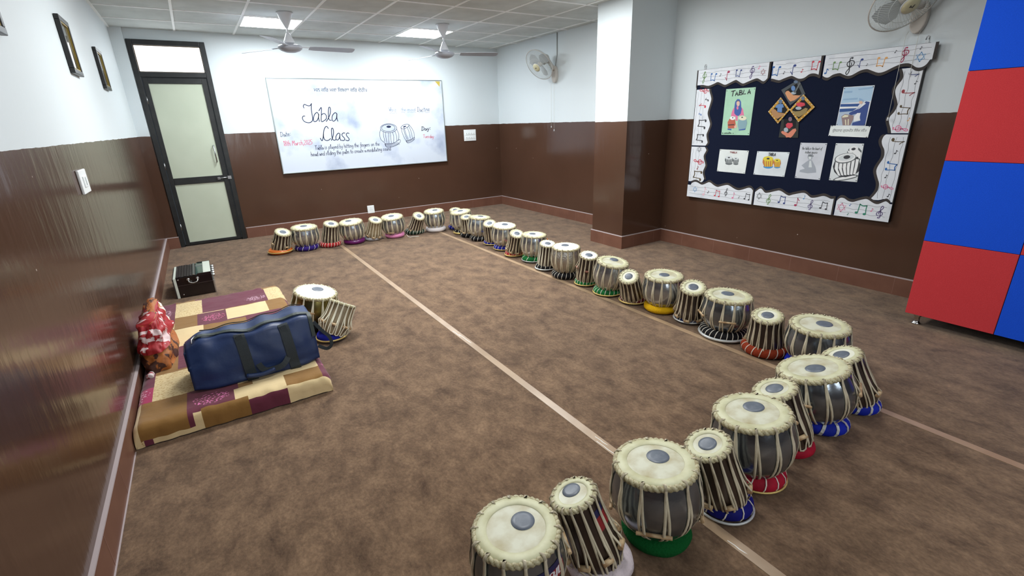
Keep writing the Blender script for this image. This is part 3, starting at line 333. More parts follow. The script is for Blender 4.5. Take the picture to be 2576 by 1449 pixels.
for x in GX:
    if XL < x < XR: gb.box(x-.011, x+.011, YF, YB, ZC-.007, ZC)
for y in GY:
    if YF < y < YB: gb.box(XL, XR, y-.011, y+.011, ZC-.0065, ZC)
struct(gb.build('trim_1', tbar))
# skirting tiles with a pale grout line on top
sk = mat('skirting_tile', (120, 82, 66), 0.4, var=(6, (106, 70, 56), 0.3, 0.7))
gr = mat('grout_line', (176, 162, 162), 0.8); jt = mat('tile_joint', (138, 100, 86), 0.7)
def skirt(name, x0, x1, y0, y1, along, joints):
    o = struct(MB().box(x0, x1, y0, y1, 0, .137).build(name, sk))
    MB().box(x0, x1, y0, y1, .137, .1445).build('grout_strip', gr, o)
    j = MB()
    for q in joints:
        if along == 'x': j.box(q-.0015, q+.0015, y0-.0007, y1+.0007, .004, .137)
        else: j.box(x0-.0007, x1+.0007, q-.0015, q+.0015, .004, .137)
    if joints: j.build('tile_joints', jt, o)
    return o
SKT = 0.014
def rng(a, b, st=0.405): return [a+st*(i+.6) for i in range(int((b-a)/st)) if a+st*(i+.6) < b-.03]
bl = skirt('baseboard_left', XL, XL+SKT, YF, YB-.05, 'y', rng(YF, YB))
MB().box(XL+SKT, XL+SKT+.005, YF, 2.50, 0, .003).build('pale_edge_strip', gr, bl)
skirt('baseboard_back', DX1+.012, XR, YB-SKT, YB, 'x', rng(DX1, XR))
skirt('baseboard_pilaster', XL, -.40, YB-.05-SKT, YB-.05, 'x', [])
skirt('baseboard_right', XR-SKT, XR, CY1, YB-SKT, 'y', rng(CY1, YB))
skirt('baseboard_right_near', XR-SKT, XR, YF, CY0, 'y', rng(YF, CY0))
skirt('baseboard_column', CX0-SKT, XR-SKT, CY0-SKT, CY0, 'x', [CX0+.17, CX0+.5])
skirt('baseboard_column_face', CX0-SKT, CX0, CY0, CY1+SKT, 'y', [CY0+.27])
skirt('baseboard_column_far', CX0, XR-SKT, CY1, CY1+SKT, 'x', [])
# door with transom, in its opening
black = mat('black_door_paint', (27, 29, 30), 0.38, var=(14, (40, 42, 42), 0.4, 0.75))
cream = mat('pale_green_panel', (196, 204, 184), 0.45, var=(3, (188, 197, 176), .3, .7))
steel = mat('brushed_steel', (190, 192, 194), 0.3, 1.0)
D = bpy.data.objects.new('door_1', None); COL.objects.link(D); D['kind'] = 'structure'; D.matrix_world = on_back(0, 0, -0.02)
fm = MB(); fm.box(DX0, -.352, 0, DT, 0, .05); fm.box(.297, DX1, 0, DT, 0, .05); fm.box(-.352, .297, 2.338, DT, 0, .05); fm.box(-.352, .297, 2.0, 2.055, 0, .05)
fm.build('door_frame', black, D, bevel=.004)
lf = MB(); lf.box(-.345, -.298, .012, 1.995, .004, .034); lf.box(.236, .292, .012, 1.995, .004, .034)
lf.box(-.298, .236, 1.932, 1.995, .004, .034); lf.box(-.298, .236, .772, .852, .004, .034); lf.box(-.298, .236, .012, .047, .004, .034)
leaf = lf.build('door_leaf', black, D, bevel=.003)
MB().box(-.300, .238, .850, 1.934, .012, .022).build('upper_panel', cream, leaf)
MB().box(-.300, .238, .045, .774, .012, .022).build('lower_panel', cream, leaf)
hb = MB(); hb.tube([(.205, 1.02, .022), (.205, 1.02, .06), (.205, 1.22, .06), (.205, 1.22, .022)], .007, 8)
hb.build('door_handle', steel, leaf)
MB().tube([(.16, .815, .042), (.30, .822, .042)], .006, 8).box(.285, .325, .80, .84, .034, .052).box(.17, .20, .803, .83, .03, .046).build('door_bolt', steel, leaf)
hg = MB()
for z in (.25, 1.0, 1.75): hg.tube([(-.349, z-.04, .036), (-.349, z+.04, .036)], .006, 8)
hg.build('hinges', steel, leaf)
glow = mat('daylit_frosted_pane', (250, 252, 255), 0.3, emit=((244, 250, 255), 2.6))
W1 = bpy.data.objects.new('window_1', None); COL.objects.link(W1); W1['kind'] = 'structure'; W1.matrix_world = on_back(0, 0, -0.02)
MB().box(-.352, .297, 2.055, 2.338, .012, .018).build('transom_pane', glow, W1)
wf = MB(); wf.box(-.352, .297, 2.055, 2.063, .018, .03); wf.box(-.352, .297, 2.330, 2.338, .018, .03); wf.box(-.352, -.344, 2.055, 2.338, .018, .03); wf.box(.289, .297, 2.055, 2.338, .018, .03)
wf.build('glazing_bead', mat('bronze_bead', (120, 98, 70), 0.4), W1)

# ceiling lights in view
diff = mat('lit_diffuser', (250, 252, 255), 0.5, emit=((243, 250, 255), PANEL_EMIT))
for gx, lab in ((1, 'square lit ceiling panel nearer the door, behind the left ceiling fan'), (4, 'square lit ceiling panel nearer the right corner, behind the right ceiling fan')):
    x0 = GX[gx+1]; x1 = GX[gx+2]; y0 = 6.09; y1 = 6.695
    t = thing('ceiling_light', lab, 'ceiling light', Matrix.Translation(((x0+x1)/2, (y0+y1)/2, ZC)), 'square ceiling light panels')
    hx = (x1-x0)/2-.012; hy = (y1-y0)/2-.012
    MB().box(-hx+.012, hx-.012, -hy+.012, hy-.012, -.011, -.003).build('diffuser', diff, t)
    q = MB(); q.box(-hx, hx, -hy, -hy+.012, -.012, -.001); q.box(-hx, hx, hy-.012, hy, -.012, -.001); q.box(-hx, -hx+.012, -hy+.012, hy-.012, -.012, -.001); q.box(hx-.012, hx, -hy+.012, hy-.012, -.012, -.001)
    q.build('frame', tbar, t)

# carpet seam tapes
tape = mat('beige_seam_tape', (172, 146, 118), 0.32, spec=0.6, var=(5, (156, 130, 102), .4, .65), bump=(30, .25, .002))
for x, y1, lab in ((1.285, 6.06, 'beige seam tape running along the carpet, the one nearer the mattress'), (2.570, 6.35, 'beige seam tape running along the carpet beside the right row of drums')):
    o = tag(MB().box(x-.021, x+.021, YF+.02, y1, .0, .0016).build('seam_tape', tape), lab, 'tape', 'carpet seam tapes')
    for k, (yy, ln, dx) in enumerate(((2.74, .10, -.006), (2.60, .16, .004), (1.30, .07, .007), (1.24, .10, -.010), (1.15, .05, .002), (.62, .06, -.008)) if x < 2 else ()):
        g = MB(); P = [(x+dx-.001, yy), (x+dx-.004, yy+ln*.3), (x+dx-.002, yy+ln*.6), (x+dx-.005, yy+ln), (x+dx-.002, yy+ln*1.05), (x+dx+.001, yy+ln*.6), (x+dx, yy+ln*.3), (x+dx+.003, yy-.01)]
        g.prism(P, .0016, .0019).build('painted_glare', mat('clear_tape_glare_paint', (236, 234, 228), .15, spec=.8), o)  # pale slivers paint the white glare of shiny clear tape
# ================================================================ drums
skin_far = mat('drum_skin_pale', (218, 217, 198), 0.5, var=(16, (196, 190, 154), .45, .75))
skin_old = mat('drum_skin_stained', (204, 203, 182), 0.42, var=(11, (164, 150, 108), .42, .68))
skin_white = mat('drum_skin_white', (238, 238, 232), 0.5)
collar_m = mat('drum_collar_skin', (204, 202, 168), 0.5, var=(14, (182, 178, 138), .4, .7))
collar_w = mat('drum_collar_white', (230, 229, 212), 0.5)
paste = mat('grey_tuning_paste', (84, 92, 104), 0.42, spec=.7, var=(40, (104, 110, 120), .45, .75))
hide = mat('rawhide', (188, 180, 146), 0.6, var=(60, (140, 126, 92), .45, .7), bump=(80, .3, .002))
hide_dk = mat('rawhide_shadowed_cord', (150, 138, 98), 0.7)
hide_w = mat('rawhide_white', (238, 234, 210), 0.6)
hide_strap = mat('rawhide_strap', (210, 199, 172), 0.6, var=(20, (172, 156, 128), .45, .75))
steel_b = mat('bowl_steel', (182, 188, 194), 0.22, .92, var=(7, (136, 142, 148), .4, .7), bump=(14, .35, .006))
steel_n = mat('bowl_steel_dark', (140, 148, 156), 0.2, .9, var=(6, (98, 104, 110), .4, .7), bump=(12, .35, .006))
steel_e = mat('bowl_steel_engraved', (184, 182, 176), 0.3, 1.0, bump=(90, 1.0, .006))
brass = mat('bowl_brass', (150, 138, 84), 0.28, 1.0, var=(8, (110, 100, 60), .4, .7))
wood_d = mat('shell_dark_wood', (58, 43, 34), 0.35, var=(10, (36, 27, 23), .35, .65), coat=.3)
wood_l = mat('shell_pale_wood', (150, 134, 104), 0.45, var=(10, (110, 92, 66), .35, .65))
peg_m = mat('peg_wood', (202, 176, 136), 0.5, var=(30, (150, 112, 74), .4, .7))
peg_r = mat('peg_red_wood', (140, 88, 72), 0.5, var=(30, (112, 66, 54), .4, .7))

BAYAN = [(0, 0), (.30, 0), (.46, .03), (.66, .10), (.84, .2), (.97, .32), (1.05, .45), (1.08, .58), (1.06, .72), (1.0, .85), (.95, .93), (.93, .965)]
DAYAN = [(0, 0), (.92, 0), (1.0, .03), (1.07, .12), (1.09, .24), (1.06, .42), (1.0, .62), (.93, .82), (.90, .92), (.88, .955)]
def prof_r(P, R, L, z):
    t = z/L
    for (r0, a), (r1, b) in zip(P, P[1:]):
        if a <= t <= b and b > a: return R*(r0+(r1-r0)*(t-a)/(b-a))
    return R*P[-1][0]
def cyl(mb, p, d, r, l, n=10):
    d = Vector(d).normalized(); p = Vector(p)
    mb.tube([p-d*l/2, p-d*(l/2-.001), p+d*(l/2-.001), p+d*l/2], [r*.85, r, r, r*.85], n)
def make_drum(i, kind, B, ax, L, R, spot, label, o):
    """o: options skin, collar, shell, strap, ring, pegs, peg height"""
    zx = Vector(ax).normalized(); xx = Vector((1, 0, 0)); yy = zx.cross(xx).normalized(); xx = yy.cross(zx)
    lift = .010 if kind == 'd' else 0.0
    B = Vector(B)+zx*lift; L = L-lift
    t = thing('dayan_drum' if kind == 'd' else 'bayan_drum', label, 'drum', frame_at(B, xx, yy, zx), 'small dayan drums' if kind == 'd' else 'large bayan drums')
    P = DAYAN if kind == 'd' else BAYAN
    if i in (1, 3, 5, 7, 21, 23, 25, 27, 33): P = [(r*(1+.07*max(0, 1-z/.8)), z) for r, z in P]
    MB().lathe([(r*R, z*L) for r, z in P], 40).build('shell', o.get('shell', wood_d if kind == 'd' else steel_b), t)
    spin = o.get('spin', random.random()*6)
    if kind == 'b': ci, cr, sr = .66, .885, .27
    else: ci, cr, sr = .60, .83, .385
    hd = MB().lathe([(0, L), (ci*R+.002, L)], 40).build('drumhead', o.get('skin', skin_far), t)
    if spot[2] or spot[0]:
        sx = Vector(spot).dot(xx); sy = Vector(spot).dot(yy)
    else: sx = sy = 0
    tr = sr*R
    MB().lathe([(tr, L+.0004), (tr*.97, L+.002), (tr*.6, L+.0032), (0, L+.0036)], 28, cx=sx, cy=sy).build('tuning_spot', paste, hd)
    MB().lathe([(ci*R, L+.0003), (ci*R+.0015, L+.0026), (cr*R, L+.0022), (cr*R+.004, L-.004)], 40).build('skin_collar', o.get('collar', collar_m), t)
    # braided rim
    rt = R*(.075 if kind == 'b' else .105); rm = R-rt; nS = 44 if kind == 'b' else 34; NN = 220; n = 10
    vs = []; fs = []
    for a in range(NN):
        th = 2*PI*a/NN
        for k in range(n):
            ph = 2*PI*k/n
            rr = rt*(.90+.17*math.sin(2*ph+nS*th))
            vs.append(((rm+rr*math.cos(ph))*math.cos(th), (rm+rr*math.cos(ph))*math.sin(th), L-rt*.82+rr*1.15*math.sin(ph)))
    for a in range(NN):
        for k in range(n):
            fs.append((a*n+k, ((a+1) % NN)*n+k, ((a+1) % NN)*n+(k+1) % n, a*n+(k+1) % n))
    g = MB().add(vs, fs)
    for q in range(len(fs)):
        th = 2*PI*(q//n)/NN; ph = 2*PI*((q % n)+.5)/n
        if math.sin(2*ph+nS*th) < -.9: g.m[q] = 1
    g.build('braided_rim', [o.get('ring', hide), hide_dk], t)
    # lacing: one strap running up and down all the way round
    N = o.get('n', 15 if kind == 'b' else 16)
    pegs = o.get('pegs', 0); pz = o.get('pz', .30)*L; pr = .0095 if kind == 'd' else .0065
    zt = L-rt*1.7
    lv = [zt*(1-q) for q in ((.0, .12, .25, .38, .5, .62, .74, .86, .945) if kind == 'b' else (.0, .2, .4, .55, .66, .76, .88, .97))]
    zs = lv
    path = []
    peg_set = set()
    if pegs:
        for k in range(pegs): peg_set.add(int(round(k*N/pegs)) % N)
    def pt(r, a, z, n3=None):
        return (Vector((r*math.cos(a), r*math.sin(a), z)), Vector(n3) if n3 else Vector((math.cos(a), math.sin(a), .15)))
    for s in range(N):
        a0 = spin+2*PI*s/N; dl = PI/N
        bul = pr*2 if (s in peg_set) else 0
        ca, sa = math.cos(a0), math.sin(a0)
        path.append(pt(rm-rt*.75, a0, L+.0032, (0, 0, 1))); path.append(pt(rm+rt*.2, a0, L+rt*.36+.001, (ca*.3, sa*.3, 1))); path.append(pt(R+.002, a0, L-rt*.6, (ca, sa, .3)))
        for up in (0, 1):
            seq = zs if not up else zs[::-1]
            for z in seq:
                q = (zt-z)/zt*.5; q = q if not up else 1-q
                bb = bul*max(0, 1-abs(z-pz)/(.16*L))
                # straight from the rim to the widest part of the shell, then over it
                r = max(prof_r(P, R, L, z)+.0022, (R+.001) if z > .72*L else 0)+bb
                sp_ = .42*q if not up else 1-.42*(1-q)
                path.append(pt(r, a0+dl*2*sp_, z))
            if not up: path.append(pt(prof_r(P, R, L, zs[-1])+.0022, a0+dl, zs[-1]-.004))
        path.append(pt(R+.002, a0+2*dl, L-rt*.6, (math.cos(a0+2*dl), math.sin(a0+2*dl), .3)))
        path.append(pt(rm+rt*.2, a0+2*dl, L+rt*.36+.001, (math.cos(a0+2*dl)*.3, math.sin(a0+2*dl)*.3, 1)))
    MB().strap(path, .0092 if kind == 'b' else .0075, .0028, closed=True, smooth=True).build('lacing', o.get('strap', hide_strap), t)
    if pegs:
        src = None
        for s in sorted(peg_set):
            a = spin+2*PI*(s+.5)/N
            r = prof_r(P, R, L, pz)+pr+.001
            ln = 2*PI/N*r*(.95 if kind == 'd' else 1.45)
            if src is None:
                g = MB(); cyl(g, (0, 0, 0), (0, 1, 0), pr, ln); q = g.build('peg', o.get('peg', peg_m), t); src = q
            else:
                q = src.copy(); COL.objects.link(q); q.parent = t
            q.matrix_local = Matrix.Translation((r*math.cos(a), r*math.sin(a), pz)) @ Matrix.Rotation(a, 4, 'Z')
    return t, (P, R, L, spin)

def velvet(name, c, kind='v'):
    if kind == 's': return mat(name, c, .28, spec=.6, bump=(25, .4, .004))
    if kind == 'p': return mat(name, c, .95, spec=.2, sheen=.5, bump=(120, .8, .006))
    return mat(name, c, .75, spec=.25, sheen=.35, bump=(40, .5, .004), var=(18, tuple(int(x*.78) for x in c), .4, .75))
wrap_w = mat('cushion_wrap_white', (226, 220, 206), 0.55); wrap_s = mat('cushion_wrap_silver', (206, 208, 206), 0.4, .3)
wrap_g = mat('cushion_wrap_gold', (222, 196, 120), 0.4, .35)
def make_cushion(x, y, rb, label, col, o):
    t = thing('drum_cushion', label, 'cushion', Matrix.Translation((x, y, 0)), 'ring cushions under the drums')
    tr = o.get('tr', .038); tz = o.get('tz', .032); rm = rb-tr; zc = tz+.0005
    n = 14; NN = 48; vs = []; fs = []; sd = random.random()*50
    wr = o.get('wraps', 0)
    for a in range(NN):
        th = 2*PI*a/NN
        for k in range(n):
            ph = 2*PI*k/n
            w = 1+.05*noise.noise(Vector((math.cos(th)*2+sd, math.sin(th)*2, ph)))
            if wr: w *= 1-.05*abs(math.cos(th*wr/2))**8
            rr = rm+tr*w*math.cos(ph); zz = zc+tz*w*math.sin(ph)
            vs.append((rr*math.cos(th), rr*math.sin(th), max(zz, .0006)))
    for a in range(NN):
        for k in range(n):
            fs.append((a*n+k, ((a+1) % NN)*n+k, ((a+1) % NN)*n+(k+1) % n, a*n+(k+1) % n))
    MB().add(vs, fs).build('padded_ring', col, t)
    wm = {'w': wrap_w, 's': wrap_s, 'g': wrap_g}
    if wr:
        ww = o.get('ww', .0045); pth = []
        K = 12
        for j in range(wr*K):
            ph = 2*PI*j/K; th = 2*PI*j/(wr*K)
            rr = rm+(tr*.985+.001)*math.cos(ph); zz = zc+(tz*.985+.001)*math.sin(ph)
            pth.append(((rr*math.cos(th), rr*math.sin(th), max(zz, .0012)), (math.cos(ph)*math.cos(th), math.cos(ph)*math.sin(th), math.sin(ph))))
        MB().strap(pth, ww, .002, closed=True).build('binding_cord', wm[o.get('wm', 'w')], t)
    if o.get('pipe'):
        pr = o.get('pr', .005); zp = o.get('zp', .018)
        MB().tube([((rb+.001)*math.cos(2*PI*a/40), (rb+.001)*math.sin(2*PI*a/40), zp) for a in range(40)], pr, 7, closed=True).build('piping', wm[o['pipe']], t)
    return t
CC = {'orange': ((214, 112, 40), 's'), 'indigo': ((52, 32, 120), 'v'), 'red': ((176, 44, 46), 'v'), 'plum': ((96, 22, 92), 's'), 'zebra': ((200, 204, 214), 'v'), 'pink': ((220, 140, 182), 'p'), 'dkgreen': ((28, 50, 38), 'v'),
      'white': ((216, 210, 210), 'p'), 'blue': ((22, 32, 150), 'v'), 'royal': ((18, 40, 176), 'v'), 'black': ((16, 16, 20), 'v'), 'green': ((14, 112, 52), 'v'), 'forest': ((8, 84, 36), 'p'), 'maroon': ((92, 24, 36), 'v'), 'yellow': ((228, 178, 24), 'p'),
      'navy': ((20, 32, 78), 'v'), 'rust': ((150, 58, 34), 'p'), 'crimson': ((176, 20, 48), 'v'), 'deep': ((14, 16, 120), 'v'), 'pale': ((214, 200, 204), 'p')}
CM = {k: velvet('cushion_'+k, c, s) for k, (c, s) in CC.items()}
CM['zebra'] = mat('cushion_zebra', (14, 16, 26), .6, var=(13, (220, 222, 230), .50, .53))
PIPE = dict(pipe='g'); SIL = dict(pipe='s', pr=.007)
KI = {  # id: cushion colour, cushion options, cushion label, drum label, drum options
 1: ('orange', dict(pipe='g', pr=.006, zp=.03), 'shiny orange ring cushion with gold band, first from the door', 'small drum on the orange cushion, nearest the door in the back row', dict(pegs=5, pz=.42)),
 2: ('indigo', dict(wraps=12), 'indigo ring cushion with white cords under the first large drum from the door', 'large steel drum on the indigo cushion, second from the door', dict()),
 3: ('red', dict(wraps=22), 'red ring cushion closely bound with white cord in the back row', 'small dark drum on the red corded cushion, third from the door', dict()),
 4: ('plum', dict(), 'plain shiny plum ring cushion in the back row by the seam tape', 'large steel drum on the plum cushion in the back row', dict()),
 5: ('zebra', dict(), 'black and white patterned ring cushion in the back row', 'small pale drum on the black and white cushion', dict(shell=wood_l, pegs=8, pz=.2)),
 6: ('pink', dict(), 'pink ring cushion with a loose white string in the back row', 'large steel drum on the pink cushion in the back row', dict(pegs=1, pz=.3, spin=-2.4)),
 7: ('dkgreen', dict(wraps=18), 'dark bottle green ring cushion with white cords in the back row', 'small drum leaning right on the dark green cushion, back row', dict(pegs=8, pz=.2)),
 8: ('white', dict(), 'plain white fleecy ring cushion at the right end of the back row', 'large steel drum on the white cushion at the right end of the back row', dict()),
 9: ('blue', dict(wraps=12), 'blue ring cushion farthest away in the right row, mostly hidden', 'small drum farthest away in the right row, half hidden by a large drum', dict()),
 10: ('black', dict(wraps=12, pipe='g', pr=.011), 'black ring cushion with thick cream edging, second from the far end', 'large steel drum at the far end of the right row', dict(pegs=2, pz=.45)),
 11: ('black', dict(wraps=8), 'plain edged black ring cushion under the second small drum of the right row', 'second small drum from the far end of the right row', dict(pegs=8, pz=.22)),
 12: ('black', dict(wraps=14), 'bulky black ring cushion under the shiny second large drum of the right row', 'shiny steel large drum second from the far end of the right row', dict()),
 13: ('blue', dict(wraps=14, pipe='g'), 'blue ring cushion with gold edging under the tilted small drum', 'small drum on the blue gold edged cushion, third from the far end', dict()),
 14: ('blue', dict(wraps=16, pipe='g'), 'blue ring cushion with gold edging under the white topped large drum', 'large white topped drum on the blue gold edged cushion', dict(skin=skin_white, collar=collar_w)),
 15: ('red', dict(wraps=14, pipe='g', pr=.007), 'red ring cushion with gold edging in the right row', 'small drum on the red gold edged cushion in the right row', dict(pegs=8, pz=.22)),
 16: ('green', dict(wraps=9, pipe='s'), 'green ring cushion with white edging in the right row', 'large steel drum with an orange tassel on the green white edged cushion', dict()),
 17: ('black', dict(wraps=14, pipe='s', pr=.007), 'black ring cushion with silver edging under a small drum', 'small drum on the black silver edged cushion', dict(skin=skin_white, collar=collar_w, strap=hide_w)),
 18: ('black', dict(wraps=20, tr=.042, tz=.032), 'fat black corded ring cushion under the engraved drum', 'large engraved steel drum with a white top', dict(shell=steel_e, skin=skin_white, collar=collar_w)),
 19: ('green', dict(wraps=20, pipe='g'), 'green ring cushion with gold edging under a small drum with red pegs', 'small upright drum with red pegs on a green cushion', dict(skin=skin_white, pegs=6, pz=.55, peg=peg_r, collar=collar_w)),
 20: ('green', dict(wraps=20, pipe='g', tr=.042), 'wide green ring cushion with gold edging under a large drum', 'large steel drum on the wide green gold edged cushion', dict(skin=skin_old)),
 21: ('maroon', dict(wraps=18, pipe='g', pr=.006), 'maroon ring cushion with yellow edging under the strongly tilted drum', 'small drum tilted far over on the maroon cushion', dict()),
 22: ('yellow', dict(tr=.04, tz=.032), 'plain bright yellow ring cushion', 'large steel drum on the yellow cushion', dict(skin=skin_old)),
 23: ('navy', dict(wraps=22, pipe='s', pr=.006), 'navy blue ring cushion with silver edging', 'small drum on the navy cushion between the yellow and black cushions', dict(pegs=8, pz=.14)),
 24: ('black', dict(wraps=26, pipe='s', pr=.009), 'wide black ring cushion with thick silver edging under a big drum', 'large drum on the wide black silver edged cushion', dict(skin=skin_old, shell=steel_n, pegs=4, pz=.5)),
 25: ('rust', dict(wraps=18, tr=.03), 'rust orange ring cushion with white cords, around a small drum', 'small drum standing inside the rust orange cushion', dict(pegs=4, pz=.13)),
 26: ('royal', dict(), 'blue ring cushion hidden under the nearest large drum of the right row', 'large drum at the near end of the right row, behind the front row', dict(skin=skin_old, shell=steel_n)),
 27: ('royal', dict(wraps=12, ww=.011, wm='s'), 'royal blue ring cushion with broad silver stripes on the seam tape', 'small drum at the far right end of the front row', dict(pegs=6, pz=.2)),
 28: ('royal', dict(wraps=12, ww=.013, wm='s'), 'royal blue ring cushion with broad silver stripes under the farthest large front drum', 'large drum at the right end of the front row', dict(skin=skin_old, shell=steel_n, pegs=3, pz=.6, n=13)),
 29: ('crimson', dict(), 'plain crimson ring cushion without cords in the front row', 'small drum on the plain crimson cushion in the front row', dict(skin=skin_old, pegs=4, pz=.3, n=14)),
 30: ('crimson', dict(wraps=14, pipe='g', pr=.004), 'crimson ring cushion with gold cords in the front row', 'large drum with a flaked spot on the corded crimson cushion', dict(skin=skin_old, shell=steel_n, pegs=1, pz=.72, spin=-.55, n=13)),
 31: ('deep', dict(wraps=10, pipe='s', pr=.005, zp=.01), 'deep blue ring cushion with a silver edge in the front row', 'small drum on the deep blue cushion in the front row', dict(skin=skin_old, pegs=6, pz=.2)),
 32: ('forest', dict(tr=.05, tz=.03), 'plain green fleecy ring cushion in the front row beside the seam tape', 'large drum on the plain green cushion in the front row', dict(skin=skin_old, shell=steel_n, pegs=4, pz=.36, n=12)),
 33: ('pale', dict(tr=.05, tz=.035), 'pale pinkish white fleecy ring cushion nearest the camera', 'small leaning drum on the pale cushion nearest the camera', dict(skin=skin_old, pegs=8, pz=.25)),
 34: ('pale', dict(), 'ring cushion under the large drum cut off by the bottom edge', 'large drum nearest the camera, cut off by the bottom edge', dict(skin=skin_old, shell=steel_n, pegs=3, pz=.7, n=14)),
 35: ('black', dict(), 'ring cushion hidden behind the blue bag', 'brass large drum with a white top behind the blue bag', dict(shell=brass, skin=skin_white, collar=collar_w, strap=hide_w, pegs=3, pz=.62)),
 36: ('blue', dict(pipe='g', pr=.006, zp=.022), 'blue ring cushion with a gold band beside the mattress', 'small white laced drum tilted away beside the mattress', dict(shell=wood_l, strap=hide_w, ring=hide, pegs=8, pz=.32)),
}
DOBJ = {}
for (i, k, B, ax, L, R, rb, spot) in DRUMS:
    cn, co, cl, dl, do = KI[i]
    cxy = CUSH_AT.get(str(i), B)
    make_cushion(cxy[0], cxy[1], rb, cl, CM[cn], co)
    DOBJ[i] = make_drum(i, k, B, ax, L, R, spot, dl, do)
def shell_patch(i, a0, a1, z0, z1, name, m, off=.0012, txt=None, tm=None):
    t, (P, R, L, sp) = DOBJ[i]; n = 12; k = 6; vs = []; fs = []
    def S(u, v, o_):
        a = a0+(a1-a0)*u; z = (z0+(z1-z0)*v)*L; r = prof_r(P, R, L, z)+o_
        return (r*math.cos(a), r*math.sin(a), z)
    for a in range(n+1):
        for b in range(k+1): vs.append(S(a/n, b/k, off))
    for a in range(n):
        for b in range(k): fs.append((a*(k+1)+b, (a+1)*(k+1)+b, (a+1)*(k+1)+b+1, a*(k+1)+b+1))
    g = MB(); g.add(vs, fs)
    h = len(fs)
    for q in range(len(g.m)):
        if q % k >= 4: g.m[q] = 1
    o = g.build(name, m, t)
    if txt:
        tb = MB(); writing(tb, txt, (.08, .22), (.95, .22), .42, .055, 0)
        tb.v = [S(min(max(x, 0), 1), min(max(y, 0), 1), off+.0008) for x, y, z in tb.v]
        tb.build('sticker_letters', tm, o)
stk_r = mat('sticker_red', (140, 34, 40), .35); stk_b = mat('sticker_blue', (34, 36, 78), .35); stk_w = mat('sticker_white', (226, 220, 222), .4)
shell_patch(34, -2.0, -.95, .66, .84, 'maker_sticker', [stk_r, stk_b], txt='ZABIU', tm=stk_w)
shell_patch(33, -1.5, -.75, .58, .84, 'maker_sticker', [stk_r, stk_b])
shell_patch(22, -1.35, -.85, .5, .8, 'maker_sticker', [stk_r, stk_b])
# orange tassel tied on the drum with the green cushion
t, (P, R, L, sp) = DOBJ[16]
g = MB()
for k in range(9):
    a = -.35+.05*k; r = R*1.10
    g.tube([(r*math.cos(a), r*math.sin(a), .80*L), ((r+.008)*math.cos(a), (r+.008)*math.sin(a), .74*L), ((r+.012+.004*(k % 3))*math.cos(a+.02), (r+.012)*math.sin(a+.02), .64*L)], .0045, 5)
g.build('tassel', mat('tassel_orange', (222, 96, 40), .7, var=(60, (230, 160, 50), .4, .6)), t)
# loose string of the pink cushion
tag(MB().tube([Vector((2.11, 5.93, .03)), (2.115, 5.88, .006), (2.13, 5.85, .004), (2.17, 5.86, .004), (2.21, 5.83, .004), (2.24, 5.82, .004)], .004, 6).build('string', wrap_w), 'loose white string lying on the carpet beside the pink cushion', 'string')
# ================================================================ whiteboard on the back wall
wbm = mat('whiteboard_gloss', (206, 214, 226), .38, spec=.35, var=(2.2, (160, 172, 196), .5, .68))
alu = mat('aluminium_trim', (176, 184, 184), .35, .8)
ink_g = mat('marker_grey', (44, 52, 78), .8, spec=.1); ink_k = mat('marker_black', (40, 40, 52), .6); ink_r = mat('marker_red', (206, 70, 96), .6); ink_l = mat('marker_faint', (120, 132, 150), .6)
WBW, WBH = 2.465, 1.213
t = thing('whiteboard', 'large white marker board with handwriting, on the far wall beside the door', 'whiteboard', on_back(.945, .805, .004))
MB().box(.01, WBW-.01, .01, WBH-.01, 0, .022).build('writing_surface', wbm, t)
q = MB()
for a in ((0, WBW, 0, .012), (0, WBW, WBH-.012, WBH), (0, .012, .012, WBH-.012), (WBW-.012, WBW, .012, WBH-.012)): q.box(a[0], a[1], a[2], a[3], 0, .028)
q.build('frame', alu, t, bevel=.003)
MB().prism(WB_TRI, .0222, .0235).build('corner_sticker', mat('corner_gold', (190, 168, 70), .5), t)
ZI = .0228
g = MB()
for s in WB_TITLE: g.ribbon(s, .0105, ZI)
g.build('title_writing', ink_g, t)
g = MB()
for s in WB_DRUMS: g.ribbon(s, .006, ZI)
for s in WB_SPOTS: g.prism(s, .0222, ZI)
g.build('drum_drawing', ink_g, t)
mi = {'g': ink_g, 'k': ink_k, 'r': ink_r, 'l': ink_l}
for txt, p, q_, h, c in WB_TEXT:
    g = MB(); writing(g, txt, p, q_, h, .0050 if c != 'k' else .009, ZI); g.build('written_line', mi[c], t)
g = MB()
for s in WB_WAVES: g.ribbon(s, .004, ZI)
g.build('wavy_underline', ink_l, t)
vs, fs, hh = font_mesh('ਮਨ ਕਿਰ ਮਕਾ ਕਿਬਲਾ ਕਿਰ ਦੇਹੀ॥'.replace('ਕਿਰ', 'ਕਰਿ').replace('ਰਿ', 'ਿਰ').replace('ਕਿਬ', 'ਿਕਬ'), WB_GUR[1][0]-WB_GUR[0][0])
if vs:
    g = MB(); g.add([(x+WB_GUR[0][0], y+WB_GUR[0][1]-.055, ZI) for x, y, z in vs], fs, 0, False); g.build('verse_writing', ink_g, t)

